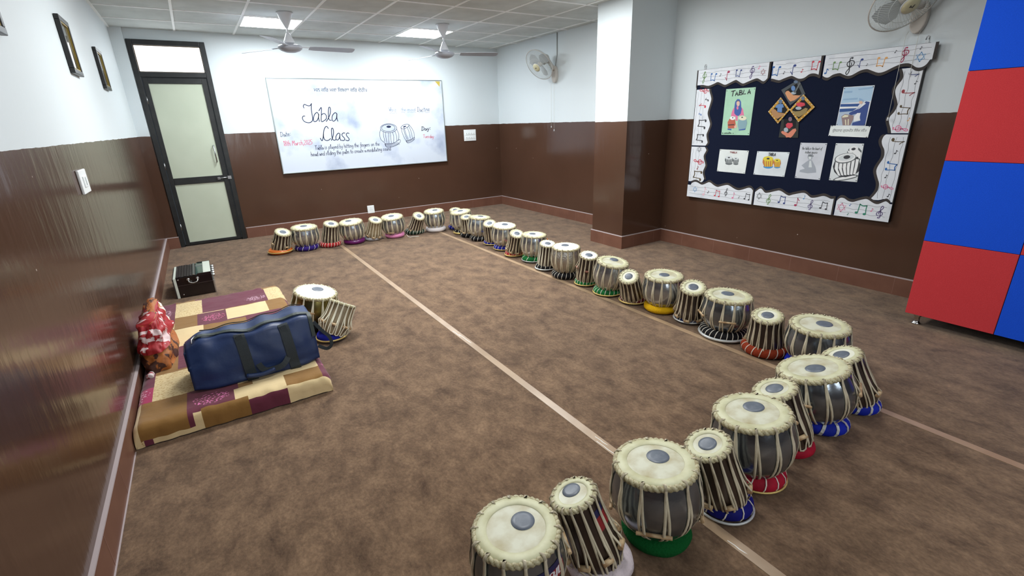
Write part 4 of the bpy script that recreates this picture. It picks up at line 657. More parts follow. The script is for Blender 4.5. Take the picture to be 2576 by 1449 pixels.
# ================================================================ notice board on the right wall
navy_f = mat('navy_felt', (20, 27, 48), .95, spec=.15, sheen=.15, bump=(200, .3, .002))
trimk = mat('dark_scallop_trim', (58, 52, 50), .8); paper = mat('border_paper', (228, 232, 238), .6, var=(9, (208, 214, 222), .5, .75))
NBW, NBH = 1.862, 1.238
nbm = on_right(3.367, .568, .0)
t = thing('notice_board', 'dark navy felt notice board covered in tabla pictures, right wall', 'notice board', nbm)
MB().box(.0, NBW, .0, NBH, .003, .034).build('felt_panel', navy_f, t)
q = MB()
for a in ((-.006, NBW+.006, -.006, 0), (-.006, NBW+.006, NBH, NBH+.006), (-.006, 0, 0, NBH), (NBW, NBW+.006, 0, NBH)): q.box(a[0], a[1], a[2], a[3], .003, .036)
q.build('board_edge', mat('board_edge_dark', (44, 42, 42), .6), t)
for u, lab in ((.055, 'left'), (1.835, 'right')):
    h = MB(); h.box(u-.011, u+.011, NBH-.01, NBH+.03, .0, .004); h.tube([(u-.009, NBH+.03, .002), (u-.009, NBH+.05, .002), (u, NBH+.056, .002), (u+.009, NBH+.05, .002), (u+.009, NBH+.03, .002)], .003, 6)
    h.build('hanging_clip', steel, t)
INK = {'gr': (108, 148, 84), 'bl': (40, 104, 176), 'cr': (168, 44, 84), 'nv': (34, 58, 128), 'pu': (92, 74, 128), 're': (204, 58, 76), 'rd': (150, 50, 60), 'pk': (226, 120, 160), 'pl': (232, 190, 202), 'or': (228, 170, 104), 'bk': (52, 54, 60), 'te': (40, 132, 104), 'sb': (64, 148, 206), 'br': (92, 76, 52),
       'hj': (58, 92, 164), 'sk': (226, 190, 170), 'hr': (60, 48, 46), 'dr': (190, 96, 74), 'wh': (240, 242, 242), 'gy': (134, 168, 178), 's1': (176, 206, 230), 's2': (150, 184, 216), 's3': (178, 196, 216), 'n1': (44, 84, 150), 'n2': (48, 74, 142), 'dr2': (150, 128, 128),
       'g2': (96, 102, 104), 'g3': (186, 192, 192), 'g4': (214, 220, 222), 'g5': (166, 172, 182), 'yl': (226, 206, 60), 'og': (196, 124, 64), 'pe': (214, 150, 104), 'lb': (96, 136, 190), 'si': (168, 180, 188), 'gb': (92, 112, 138), 'ta': (176, 130, 84), 'ol': (148, 126, 74), 'sa': (216, 132, 104), 'ma': (120, 98, 112)}
def ink(k): return mat('ink_'+k, INK.get(k, (230, 225, 190)), .6)
INK['cr2'] = (230, 226, 196)
def glyph(g, kind, u, v, s, rot, z, mi):
    a = math.radians(rot); ca, sa = math.cos(a), math.sin(a)
    def T(x, y): return (u+(x*ca-y*sa)*s, v+(x*sa+y*ca)*s)
    def rib(P, w): g.ribbon([T(x, y) for x, y in P], w*s, z, mi)
    def disc(x, y, rx, ry, n=12): g.prism([T(x+rx*math.cos(2*PI*i/n), y+ry*math.sin(2*PI*i/n)) for i in range(n)], z-.0004, z+.0001, mi)
    if kind == 'pair':
        disc(-.34, -.36, .13, .1); disc(.32, -.42, .13, .1)
        rib([(-.24, -.36), (-.2, .1), (-.16, .42)], .07); rib([(.42, -.42), (.38, 0), (.4, .32)], .07); rib([(-.16, .42), (.1, .3), (.4, .34)], .09)
    elif kind == 'note':
        disc(-.1, -.34, .15, .12); rib([(.03, -.34), (.06, .1), (.04, .5)], .06); rib([(.04, .5), (.16, .3), (.26, .2)], .06)
    elif kind == 'clef':
        rib([(-.04, -.5), (.06, -.44), (.04, 0), (.0, .3), (.1, .5), (.18, .36), (.0, .1), (-.2, -.08), (-.18, -.28), (.06, -.32), (.2, -.16), (.1, .02), (-.06, -.04), (-.06, -.18)], .055); disc(-.06, -.48, .06, .06, 8)
    elif kind == 'star':
        for k in range(2):
            P = [(.48*math.cos(PI*(.5+k+2*j/3)), .48*math.sin(PI*(.5+k+2*j/3))) for j in range(4)]
            g.ribbon([T(*p) for p in P], .06*s, z, mi, smooth=False)
    else:
        disc(-.2, -.3, .2, .15, 8); rib([(-.02, -.3), (.0, .4)], .12); rib([(0, .4), (.3, .2)], .12)
HM = .05     # width of the paper beyond the panel edges
EB = {k: [[(p.x, p.y) for p in catmull([Vector(q) for q in e], 3)] for e in v] for k, v in NB_EDGE.items()}
def strip_poly(side, j):
    e = EB[side][j]
    if side == 'top':
        u0 = e[0][0] if j else 0.0; u1 = e[-1][0] if j < 2 else NBW+.05
        yt = NBH+.004
        return [(u0, yt)]+[(u0, e[0][1])]+e+([(u1, e[-1][1])] if j == 2 else [])+[(u1, yt)]
    if side == 'bottom':
        u0 = max(e[0][0], -.002) if j else -.004; u1 = e[-1][0] if j < 2 else NBW+.004
        return [(u0, -.006)]+[(u0, e[0][1])]+e+[(u1, e[-1][1]), (u1, -.006)]
    if side == 'left':
        return [(-.004, e[0][1])]+e+[(-.004, e[-1][1])]
    return [(NBW+.004, e[0][1])]+e+[(NBW+.004, e[-1][1])]
def clean(P):
    out = []
    for p in P:
        if not out or abs(p[0]-out[-1][0])+abs(p[1]-out[-1][1]) > .002: out.append(p)
    if abs(out[0][0]-out[-1][0])+abs(out[0][1]-out[-1][1]) < .002: out.pop()
    return out
where = {'top': ('upper', ['left third', 'middle third', 'right third']), 'bottom': ('lower', ['left third', 'middle third', 'right third']), 'left': ('left', ['upper half', 'lower half']), 'right': ('right', ['upper half', 'lower half'])}
lev = {'left': .0, 'right': .0, 'bottom': .0022, 'top': .0044}
for side in ('left', 'right', 'bottom', 'top'):
    for j in range(len(EB[side])):
        z = .0345+lev[side]
        t = thing('border_strip', 'wavy music note border strip, %s of the %s edge of the notice board' % (where[side][1][j], where[side][0]), 'border strip', nbm, 'music note border strips')
        P = clean(strip_poly(side, j))
        MB().prism(P, z+.0008, z+.0014).build('paper', paper, t)
        d = {'top': (0, -.022), 'bottom': (0, .022), 'left': (.022, 0), 'right': (-.022, 0)}[side]
        e = EB[side][j]; w2 = MB()
        if side in ('left', 'right'): e = [p for k, p in enumerate(e) if not (j == 1 and k > len(e)-10)]
        a = [(p[0]-d[0]*.3, p[1]-d[1]*.3) for p in e]; b = [(p[0]+d[0], p[1]+d[1]) for p in e]
        n = len(e); vs = [(x, y, z) for x, y in a]+[(x, y, z) for x, y in b]+[(x, y, z+.0007) for x, y in a]+[(x, y, z+.0007) for x, y in b]
        fs = []
        for k in range(n-1): fs += [(2*n+k, 2*n+k+1, 3*n+k+1, 3*n+k), (k, n+k, n+k+1, k+1), (n+k, 3*n+k, 3*n+k+1, n+k+1), (k, k+1, 2*n+k+1, 2*n+k)]
        w2.add(vs, fs, 0, False)
        if side == 'top':
            u1 = max(p[0] for p in P); w2.box(u1-.012, u1+.006, e[-1][1]-.02 if j < 2 else e[-1][1], NBH+.006, z, z+.0018)
            if j == 0: w2.box(-.008, .006, e[0][1]-.02, NBH+.006, z, z+.0018)
        if side == 'bottom' and j < 2:
            u1 = max(p[0] for p in P); w2.box(u1-.004, u1+.008, -.006, e[-1][1]+.02, z, z+.0018)
        w2.build('dark_edging', trimk, t)
        gl = [q for q in NB_GLYPH if q[0] == side[0]+str(j)]
        cols = []; g = MB()
        for (_, kind, u, v, s, rot, c) in gl:
            if c not in cols: cols.append(c)
            glyph(g, kind, u, v, s, rot, z+.0022, cols.index(c))
        # staff lines
        cols.append('bk'); si = len(cols)-1
        us = [p[0] for p in P]; vv = [p[1] for p in P]
        if side in ('top', 'bottom'):
            u0, u1 = min(us)+.03, max(us)-.03; bw_ = .13
            for f in (.25, .5, .8):
                y0 = (NBH-bw_*(1-f)*1.0) if side == 'top' else bw_*f
                g.ribbon([(u0+(u1-u0)*k/10, y0+.004*math.sin(k*2.1+f*9)) for k in range(11)], .0016, z+.0018, si)
        else:
            v0, v1 = min(vv)+.02, max(vv)-.02
            for f in (.3, .55, .85):
                x0 = (.14*(1-f)) if side == 'left' else NBW-.15*(1-f)
                g.ribbon([(x0+.004*math.sin(k*2.3+f*7), v0+(v1-v0)*k/10) for k in range(11)], .0016, z+.0018, si)
        g.build('printed_notes', [ink(c) for c in cols], t)
pin_m = mat('push_pin', (60, 60, 66), .4)
PAPC = {'green': (176, 220, 190), 'photo': (236, 240, 246), 'caption': (240, 246, 244), 'greydrums': (232, 238, 236), 'yellowdrums': (228, 236, 240), 'pencil': (216, 220, 228), 'bigdrum': (228, 234, 236)}
PLAB = {'green': 'pale green drawing of a woman in a blue headscarf playing two drums', 'photo': 'photo print of a seated player in blue beside the sea', 'caption': 'white caption strip with black script under the photo print',
        'greydrums': 'white sheet with a small grey drawing of two drums', 'yellowdrums': 'white sheet with two yellow and orange drums on blue rings', 'pencil': 'faint grey pencil drawing of a seated musician', 'bigdrum': 'white sheet with a bold black and white drum drawing, lower right'}
for k, (cor, polys) in POSTERS.items():
    t = thing('poster' if k not in ('caption',) else 'caption_strip', PLAB[k], 'poster' if k != 'caption' else 'sign', nbm, 'sheets pinned on the notice board')
    z = .0352 if k != 'caption' else .0366
    cor = [tuple(p) for p in cor]
    MB().prism(cor, z, z+.0008).build('sheet', mat('sheet_'+k, PAPC[k], .45, spec=.45, var=(7, tuple(int(c*.94) for c in PAPC[k]), .4, .7)), t)
    if polys:
        cols = []; g = MB()
        for n_, (c, P) in enumerate(polys):
            if c not in cols: cols.append(c)
            zz = z+.0009+.00012*n_
            g.prism(clean(P), zz-.0001, zz, cols.index(c))
        zz += .0002
        if k == 'green':
            cols.append('bk')
            for s in TABLA: g.ribbon(s, .008, zz, len(cols)-1, smooth=len(s) > 3)
            a = Vector(cor[3]).lerp(Vector(cor[2]), .04); b = Vector(cor[3]).lerp(Vector(cor[2]), .45)
            writing(g, 'n.aumuathm. u', (a.x, a.y+.012), (b.x, b.y+.012), .016, .002, zz, len(cols)-1)
        if k == 'yellowdrums':
            cols.append('bk'); writing(g, 'TABLA', Vector(cor[0]).lerp(Vector(cor[1]), .37)-Vector((0, .035)), Vector(cor[0]).lerp(Vector(cor[1]), .6)-Vector((0, .035)), .024, .004, zz, len(cols)-1)
        if k == 'greydrums':
            cols.append('rd'); writing(g, 'TABLA', Vector(cor[0]).lerp(Vector(cor[1]), .36)-Vector((0, .03)), Vector(cor[0]).lerp(Vector(cor[1]), .62)-Vector((0, .03)), .014, .003, zz, len(cols)-1)
        if k == 'pencil':
            cols.append('g2')
            for f0, f1, dy, tx in ((.12, .88, .055, 'the tabla is the heart of'), (.26, .74, .085, 'indian music'), (.4, .6, .11, 'tabla')):
                writing(g, tx, Vector(cor[0]).lerp(Vector(cor[1]), f0)-Vector((.005, dy)), Vector(cor[0]).lerp(Vector(cor[1]), f1)-Vector((.005, dy)), .022, .0022, zz, len(cols)-1)
        g.build('picture', [ink(c) for c in cols], t)
    else:
        vs, fs, hh = font_mesh('ਉਸਤਾਦ ਗੁਰਮੀਤ ਿਸੰਘ ਜੀ॥', CAP_TXT[1][0]-CAP_TXT[0][0], .2)
        if vs:
            g = MB(); g.add([(x+CAP_TXT[0][0], y+CAP_TXT[0][1]+.01, z+.001) for x, y, z_ in vs], fs, 0, False); g.build('script_line', ink('bk'), t)
    cc = sum((Vector(p) for p in cor), Vector((0, 0)))/4
    for p in cor:
        p = Vector(p).lerp(cc, .07)
        MB().lathe([(.0035, z+.0006), (.0035, z+.003), (.0, z+.0045)], 8, cx=p.x, cy=p.y).build('pin', pin_m, t)
gold_f = mat('gold_paper_frame', (196, 150, 56), .4, .3, var=(20, (170, 120, 36), .4, .7)); grey_f = mat('grey_paper_frame', (70, 76, 80), .7); dark_f = mat('dark_paper_frame', (42, 44, 40), .7); blk = mat('black_paper', (8, 8, 12), .8)
pearl = mat('pearl_bead', (246, 240, 214), .25, spec=.7)
CLAB = {'greytop': ('grey framed diamond paper figure at the top of the cluster of four', grey_f, 0), 'goldleft': ('gold pearl framed diamond paper figure in a blue jacket', gold_f, 2), 'goldright': ('gold pearl framed diamond paper figure in a red jacket', gold_f, 3), 'darkbottom': ('dark square paper figure with salmon legs at the bottom of the cluster', dark_f, 1)}
for k, (fr, inn, parts, pearls) in CRAFTS.items():
    lab, fm_, lv_ = CLAB[k]; z = .0354+.0028*lv_
    t = thing('paper_figure', lab, 'craft', nbm, 'cluster of paper figures on the notice board')
    MB().prism(fr, z, z+.002).build('frame', fm_, t)
    MB().prism(inn, z+.002, z+.0024).build('backing', blk, t)
    for n_, (nm, c, P) in enumerate(parts):
        MB().prism(clean(P), z+.0024+.0005*n_, z+.003+.0005*n_).build(nm, ink(c), t)
    for p in pearls[::1]:
        MB().lathe([(.0045, z+.0019), (.004, z+.004), (0, z+.006)], 8, cx=p[0], cy=p[1]).build('pearl', pearl, t)

# ================================================================ ceiling fans
fan_w = mat('fan_white', (214, 216, 220), .35); fan_g = mat('fan_grey_blade', (170, 174, 184), .35)
def ceiling_fan(x, y, spin, lab):
    t = thing('ceiling_fan', lab, 'ceiling fan', Matrix.Translation((x, y, ZC-.002)), 'ceiling fans')
    MB().lathe([(.0, -.145), (.014, -.142), (.055, -.06), (.07, -.014), (.08, -.008), (.08, 0), (0, 0)], 24).build('canopy', fan_w, t)
    MB().lathe([(.0, -.25), (.009, -.25), (.009, -.10), (0, -.10)], 10).build('down_rod', fan_w, t)
    MB().lathe([(0, -.245), (.014, -.245), (.018, -.22), (.012, -.19), (0, -.19)][::-1][::-1], 14).build('rod_coupling', fan_w, t)
    MB().lathe([(0, -.286), (.055, -.284), (.052, -.262), (.03, -.215), (.016, -.185), (0, -.185)], 20).build('lower_canopy', fan_w, t)
    MB().lathe([(0, -.368), (.05, -.364), (.09, -.350), (.114, -.332), (.118, -.318), (.112, -.305), (.09, -.296), (.06, -.29), (.055, -.278), (0, -.276)], 32).build('motor_housing', fan_g, t)
    for k in range(3):
        a = spin+2*PI*k/3
        g = MB()
        P = [(.19, .045), (.24, .056), (.62, .066), (.66, .055), (.668, 0), (.66, -.05), (.62, -.062), (.24, -.05), (.19, -.04)]
        n = len(P); tw = -.2
        vs = []
        for dz in (0, .004):
            for px, py in P: vs.append((px, py, -.318+py*tw+dz))
        g.add(vs, [tuple(range(n)), tuple(range(n, 2*n))[::-1]]+[(i, n+i, n+(i+1) % n, (i+1) % n) for i in range(n)], 0, False)
        b = g.build('blade', fan_g, t); b.matrix_local = Matrix.Rotation(a, 4, 'Z')
        h = MB(); h.strap([((.10, 0, -.312), (0, 0, 1)), ((.15, 0, -.311), (0, 0, 1)), ((.21, 0, -.312), (0, 0, 1)), ((.25, 0, -.312), (0, 0, 1))], .035, .004)
        h.build('blade_bracket', fan_w, b)
ceiling_fan(1.043, 5.819, math.radians(3), 'white three blade ceiling fan nearer the door, in front of the left lit panel')
ceiling_fan(2.774, 5.778, math.radians(-15), 'white three blade ceiling fan nearer the right corner, in front of the right lit panel')

# ================================================================ wall fans
cage_m = mat('fan_cage_wire', (206, 212, 210), .4); fan_b = mat('fan_base_beige', (196, 190, 182), .45); blade_c = mat('fan_blade_clear', (176, 182, 184), .3); hub_m = mat('fan_hub_cream', (206, 200, 164), .35)
cord_m = mat('pull_cord', (214, 214, 206), .7)
def wall_fan(C_, n_, by, bz, spin, cords, lab, conduit=None):
    nz_ = Vector(n_).normalized(); C_ = Vector(C_); R = .215
    t = thing('wall_fan', lab, 'wall fan', Matrix.Translation((XR, by, bz)), 'wall fans')
    off = Vector((XR, by, bz))
    base = MB().prism([(.052*math.cos(2*PI*k/20), .11*math.sin(2*PI*k/20)) for k in range(20)], 0, .045)
    base.v = [(-z, x, y) for x, y, z in base.v]
    base.build('wall_base', fan_b, t, bevel=.008)
    xx = Vector((0, 0, 1)).cross(nz_).normalized(); yy = nz_.cross(xx)
    m = frame_at(C_-off, xx, yy, nz_)
    MB().tube([Vector((-.03, 0, .06)), Vector((-.07, 0, .10)), m @ Vector((0, 0, -.17))], [.03, .026, .03], 10).build('neck', fan_b, t)
    mo = MB().lathe([(0, -.20), (.035, -.195), (.055, -.17), (.06, -.12), (.055, -.085), (.02, -.075), (0, -.075)], 20).build('motor', fan_b, t); mo.matrix_local = m
    # cage: front and rear wires and three rings
    cg = MB(); nw = 72
    for k in range(nw):
        a = 2*PI*k/nw; c, s = math.cos(a), math.sin(a)
        cg.tube([(.052*c, .052*s, .062), (.12*c, .12*s, .056), (.18*c, .18*s, .036), (R*c, R*s, 0)], .0011, 4)
    for rr, zz in ((.12, .056), (.175, .038)): cg.tube([(rr*math.cos(2*PI*k/40), rr*math.sin(2*PI*k/40), zz) for k in range(40)], .0015, 5, closed=True)
    o = cg.build('front_grille', cage_m, t); o.matrix_local = m
    cg = MB()
    for k in range(nw):
        a = 2*PI*(k+.5)/nw; c, s = math.cos(a), math.sin(a)
        cg.tube([(.06*c, .06*s, -.085), (.15*c, .15*s, -.07), (.20*c, .20*s, -.035), (R*c, R*s, 0)], .0011, 4)
    cg.tube([(.15*math.cos(2*PI*k/40), .15*math.sin(2*PI*k/40), -.07) for k in range(40)], .0015, 5, closed=True)
    o = cg.build('rear_grille', cage_m, t); o.matrix_local = m
    o = MB().tube([(R*math.cos(2*PI*k/48), R*math.sin(2*PI*k/48), 0) for k in range(48)], .0042, 8, closed=True).build('rim_ring', fan_b, t); o.matrix_local = m
    o = MB().lathe([(.0, .056), (.056, .058), (.054, .068), (.035, .076), (0, .079)], 24).build('hub_badge', hub_m, t); o.matrix_local = m
    g = MB(); g.ribbon([(-.014, -.004), (-.006, .004), (-.012, .006), (-.006, -.006), (0, .0), (.004, -.006), (.012, .016), (.010, -.008)], .0035, .0795); o = g.build('badge_mark', ink_k, t); o.matrix_local = m
    o = MB().tube([(.056*math.cos(2*PI*k/32), .056*math.sin(2*PI*k/32), .062) for k in range(32)], .004, 6, closed=True).build('badge_ring', fan_w, t); o.matrix_local = m
    o = MB().lathe([(0, -.07), (.03, -.07), (.03, .0), (.0, .012)], 18).build('rotor_hub', fan_b, t); o.matrix_local = m
    for k in range(3):
        g = MB(); P = [(.02, -.02), (.10, -.075), (.17, -.07), (.185, -.02), (.17, .05), (.11, .07), (.02, .02)]
        n = len(P); vs = [(x, y, -.035+y*.3+d) for d in (0, .002) for x, y in P]
        g.add(vs, [tuple(range(n))[::-1], tuple(range(n, 2*n))]+[(i, (i+1) % n, n+(i+1) % n, n+i) for i in range(n)], 0, False)
        o = g.build('blade', blade_c, t); o.matrix_local = m @ Matrix.Rotation(spin+2*PI*k/3, 4, 'Z')
    cx_ = -.058
    for dy, zb in cords:
        q = MB(); q.tube([(-.03, dy, -.09), (cx_, dy, -.12), (cx_, dy, (zb-bz)/2), (cx_, dy, zb-bz)], .0016, 5)
        c_ = q.build('pull_cord', cord_m, t)
        MB().lathe([(0, zb-bz-.028), (.007, zb-bz-.026), (.006, zb-bz-.008), (.002, zb-bz), (0, zb-bz)], 10, cx=cx_, cy=dy).build('cord_end', fan_w, c_)
    if conduit:
        MB().tube([(-.004, .005, .08), (-.008, .0, .13), (-.006, conduit, .24), (-.006, conduit, ZC-bz)], .006, 8).build('supply_cable', mat('cable_grey', (150, 152, 150), .6), t)
wall_fan((4.184, 5.782, 2.102), (-.807, -.142, -.574), 5.735, 1.985, .6, ((.035, 1.31), (-.03, 1.262)), 'white wall fan with pull cords between the far corner and the column', -.03)
wall_fan((4.195, 1.619, 2.072), (-.383, -.663, -.643), 1.60, 1.99, .2, ((.045, 1.335), (-.03, 1.64)), 'white wall fan above the notice board, cut off by the top edge')
t = None

# ================================================================ framed pictures, switches
fk = mat('picture_frame_black', (24, 24, 24), .35); fgld = mat('frame_gold_lip', (150, 128, 50), .4, .4); pglass = mat('picture_glazed', (120, 120, 112), .06, spec=.8, var=(5, (60, 58, 54), .45, .6))
def picture(y0, y1, z0, z1, lab):
    t = thing('framed_picture', lab, 'picture', on_left((y0+y1)/2, (z0+z1)/2, .002), 'framed pictures on the left wall')
    hx = (y1-y0)/2; hz = (z1-z0)/2
    q = MB()
    for a in ((-hx, hx, -hz, -hz+.028), (-hx, hx, hz-.028, hz), (-hx, -hx+.028, -hz+.028, hz-.028), (hx-.028, hx, -hz+.028, hz-.028)): q.box(a[0], a[1], a[2], a[3], 0, .024)
    q.build('frame', fk, t, bevel=.003)
    q = MB()
    for a in ((-hx+.028, hx-.028, -hz+.028, -hz+.036), (-hx+.028, hx-.028, hz-.036, hz-.028), (-hx+.028, -hx+.036, -hz+.036, hz-.036), (hx-.036, hx-.028, -hz+.036, hz-.036)): q.box(a[0], a[1], a[2], a[3], 0, .019)
    q.build('gold_lip', fgld, t)
    MB().box(-hx+.03, hx-.03, -hz+.03, hz-.03, .002, .012).build('glazed_print', pglass, t)
picture(4.04, 4.33, 1.748, 2.064, 'framed picture on the left wall, middle of the three')
picture(5.40, 5.72, 1.752, 2.066, 'framed picture on the left wall nearest the door')
picture(2.42, 2.73, 1.758, 2.07, 'framed picture on the left wall cut off by the left edge')
plate = mat('switch_plate_white', (236, 240, 240), .35); slot = mat('switch_slot_grey', (150, 158, 160), .5)
t = thing('switch_plate', 'white single switch plate on the glossy brown left wall', 'switch', on_left(3.36, 1.165, .001))
MB().box(-.095, .095, -.06, .06, 0, .012).build('plate', plate, t, bevel=.004)
MB().box(-.045, .045, -.028, .028, .012, .017).build('rocker', plate, t, bevel=.002)
MB().box(-.006, .006, -.02, .02, .017, .018).build('slot_mark', slot, t)
t = thing('switch_board', 'white square switch board on the far wall right of the whiteboard', 'switch', on_back(3.859, 1.192, .001))
MB().box(-.11, .11, -.088, .088, 0, .012).build('plate', plate, t, bevel=.004)
for r in range(2):
    for c in range(4):
        MB().box(-.085+.044*c, -.05+.044*c, -.055+.062*r, -.012+.062*r, .012, .018).build('rocker', plate, t, bevel=.002)
        MB().box(-.071+.044*c, -.064+.044*c, -.040+.062*r, -.028+.062*r, .018, .0188).build('rocker_mark', slot, t)
t = thing('socket_outlet', 'white socket outlet low on the far wall above the skirting', 'socket', on_back(2.077, .185, .001))
MB().box(-.052, .052, -.058, .058, 0, .016).build('plate', plate, t, bevel=.004)
q = MB()
for x, z in ((0, .02), (-.012, -.004), (.012, -.004)): q.lathe([(.0045, .0158), (.0045, .0166), (0, .0166)], 8, cx=x, cy=z)
q.build('socket_holes', slot, t)

# ================================================================ chequered unit on the right
felt_r = mat('red_felt', (208, 66, 70), .95, spec=.1, sheen=.2, bump=(260, .5, .002), var=(220, (196, 58, 62), .3, .7)); felt_b = mat('blue_felt', (32, 88, 222), .95, spec=.1, sheen=.2, bump=(260, .5, .002), var=(220, (28, 80, 208), .3, .7))
t = thing('storage_unit', 'tall red and blue chequered felt unit on a chrome foot, right edge', 'cabinet', Matrix.Translation((3.86, 1.104, 0)))
carc = mat('unit_carcass', (70, 66, 66), .6)
MB().box(.012, .40, -1.80, -.004, .078, 2.085).build('carcass', carc, t)
for cI in range(4):
    for rI in range(4):
        m_ = felt_r if (cI+rI) % 2 == 0 else felt_b
        MB().box(0, .0125, -.45*(cI+1)+.0015, -.45*cI-.0015, .0745+.503*rI+.001, .0745+.503*(rI+1)-.001).build('felt_square', m_, t, bevel=.002)
for yy_ in (-.06, -.90, -1.72):
    for xx_ in (.05, .35):
        MB().lathe([(0, 0), (.026, 0), (.028, .006), (.02, .012), (.016, .02), (.016, .05), (.021, .056), (.021, .078), (0, .078)], 18, cx=xx_, cy=yy_).build('chrome_foot', mat('chrome', (206, 206, 206), .15, 1.0), t)

# ================================================================ mattress
PATCH = [(-.53, -.38, 3.95, 4.6, 'M'), (-.38, -.25, 4.40, 4.6, 'B'), (-.25, .25, 4.07, 4.7, 'M'), (-.38, -.2, 4.06, 4.41, 'D'), (.24, .35, 4.38, 4.7, 'B'), (.25, .5, 4.06, 4.39, 'D'),
 (-.38, -.24, 3.79, 4.06, 'B'), (-.24, -.04, 3.77, 4.05, 'M'), (-.05, .225, 3.80, 4.06, 'C'), (.225, .38, 3.84, 4.06, 'B'), (.36, .6, 3.84, 4.06, 'M'), (-.38, -.2, 3.46, 3.79, 'C'), (-.2, .06, 3.5, 3.78, 'B'), (.06, .3, 3.45, 3.8, 'M'),
 (-.43, -.34, 3.07, 3.46, 'B'), (-.34, -.18, 3.10, 3.46, 'M'), (-.6, -.44, 2.93, 3.30, 'M'), (-.6, -.45, 2.77, 2.94, 'P'), (-.45, -.25, 2.76, 3.08, 'D'), (-.49, -.295, 2.47, 2.77, 'B'), (-.295, -.08, 2.54, 2.76, 'M'),
 (-.65, -.49, 2.38, 2.78, 'C'), (-.09, .15, 2.50, 2.66, 'C'), (-.03, .15, 2.30, 2.522, 'M'), (.15, .7, 2.30, 2.54, 'C'), (.15, .345, 2.54, 2.66, 'B'), (.345, .7, 2.54, 2.78, 'M'), (-.45, -.235, 2.30, 2.47, 'C'), (-.235, -.03, 2.30, 2.545, 'B'), (-.6, -.45, 2.30, 2.39, 'M'),
 (-.25, .0, 2.76, 3.1, 'M'), (.0, .34, 2.66, 3.0, 'C'), (.1, .36, 3.0, 3.45, 'B'), (.4, .6, 2.9, 3.4, 'M'), (.4, .6, 3.4, 3.84, 'C')]
PC = {'M': (102, 42, 60), 'B': (138, 100, 48), 'C': (222, 198, 150), 'D': (214, 192, 144), 'P': (168, 44, 88)}
LEAF = [(-.445, 4.19, .05, .11, (226, 186, 200)), (.165, 4.18, .075, .06, (226, 190, 206)), (-.135, 3.92, .075, .07, (226, 118, 160)), (-.19, 2.63, .085, .055, (226, 124, 178)), (-.5, 2.86, .04, .06, (240, 200, 220)), (.065, 2.405, .055, .035, (236, 220, 200)), (.40, 2.70, .035, .05, (226, 110, 170)), (.41, 3.95, .03, .05, (226, 110, 170))]
def patch_at(s, t_):
    for x0, x1, y0, y1, k in PATCH[::-1]:
        if x0 <= s < x1 and y0 <= t_ < y1: return k
    i = int(math.floor((s+3)/.21)); j = int(math.floor((t_+(.11 if i % 2 else 0))/.27))
    return 'MBCMDB'[(i*5+j*7) % 6]
def sheet_material():
    m = bpy.data.materials.new('patchwork_sheet'); m.use_nodes = True
    nt = m.node_tree; N = nt.nodes; K = nt.links; b = N['Principled BSDF']
    a = N.new('ShaderNodeVertexColor'); a.layer_name = 'patch'; l = N.new('ShaderNodeVertexColor'); l.layer_name = 'motif'
    tc = N.new('ShaderNodeTexCoord')
    mp = N.new('ShaderNodeVectorMath'); mp.operation = 'MULTIPLY'; mp.inputs[1].default_value = (70, 105, 60); K.new(tc.outputs['Object'], mp.inputs[0])
    v = N.new('ShaderNodeTexVoronoi'); v.inputs['Scale'].default_value = 1.0; K.new(mp.outputs[0], v.inputs['Vector'])
    c = N.new('ShaderNodeMath'); c.operation = 'LESS_THAN'; c.inputs[1].default_value = .36; K.new(v.outputs['Distance'], c.inputs[0])
    q = N.new('ShaderNodeMath'); q.operation = 'MULTIPLY'; K.new(c.outputs[0], q.inputs[0]); K.new(l.outputs['Alpha'], q.inputs[1])
    x = N.new('ShaderNodeMix'); x.data_type = 'RGBA'; K.new(a.outputs['Color'], x.inputs['A']); K.new(l.outputs['Color'], x.inputs['B']); K.new(q.outputs[0], x.inputs['Factor'])
    K.new(x.outputs['Result'], b.inputs['Base Color']); b.inputs['Roughness'].default_value = .75; b.inputs['Specular IOR Level'].default_value = .25; b.inputs['Sheen Weight'].default_value = .2
    n = N.new('ShaderNodeTexNoise'); n.inputs['Scale'].default_value = 9; n.inputs['Detail'].default_value = 5; K.new(tc.outputs['Object'], n.inputs['Vector'])
    bp = N.new('ShaderNodeBump'); bp.inputs['Strength'].default_value = .35; bp.inputs['Distance'].default_value = .02; K.new(n.outputs['Fac'], bp.inputs['Height']); K.new(bp.outputs[0], b.inputs['Normal'])
    return m
MX0, MX1, MY0, MY1, MH = XL+SKT+.004, .375, 2.52, 4.47, .106
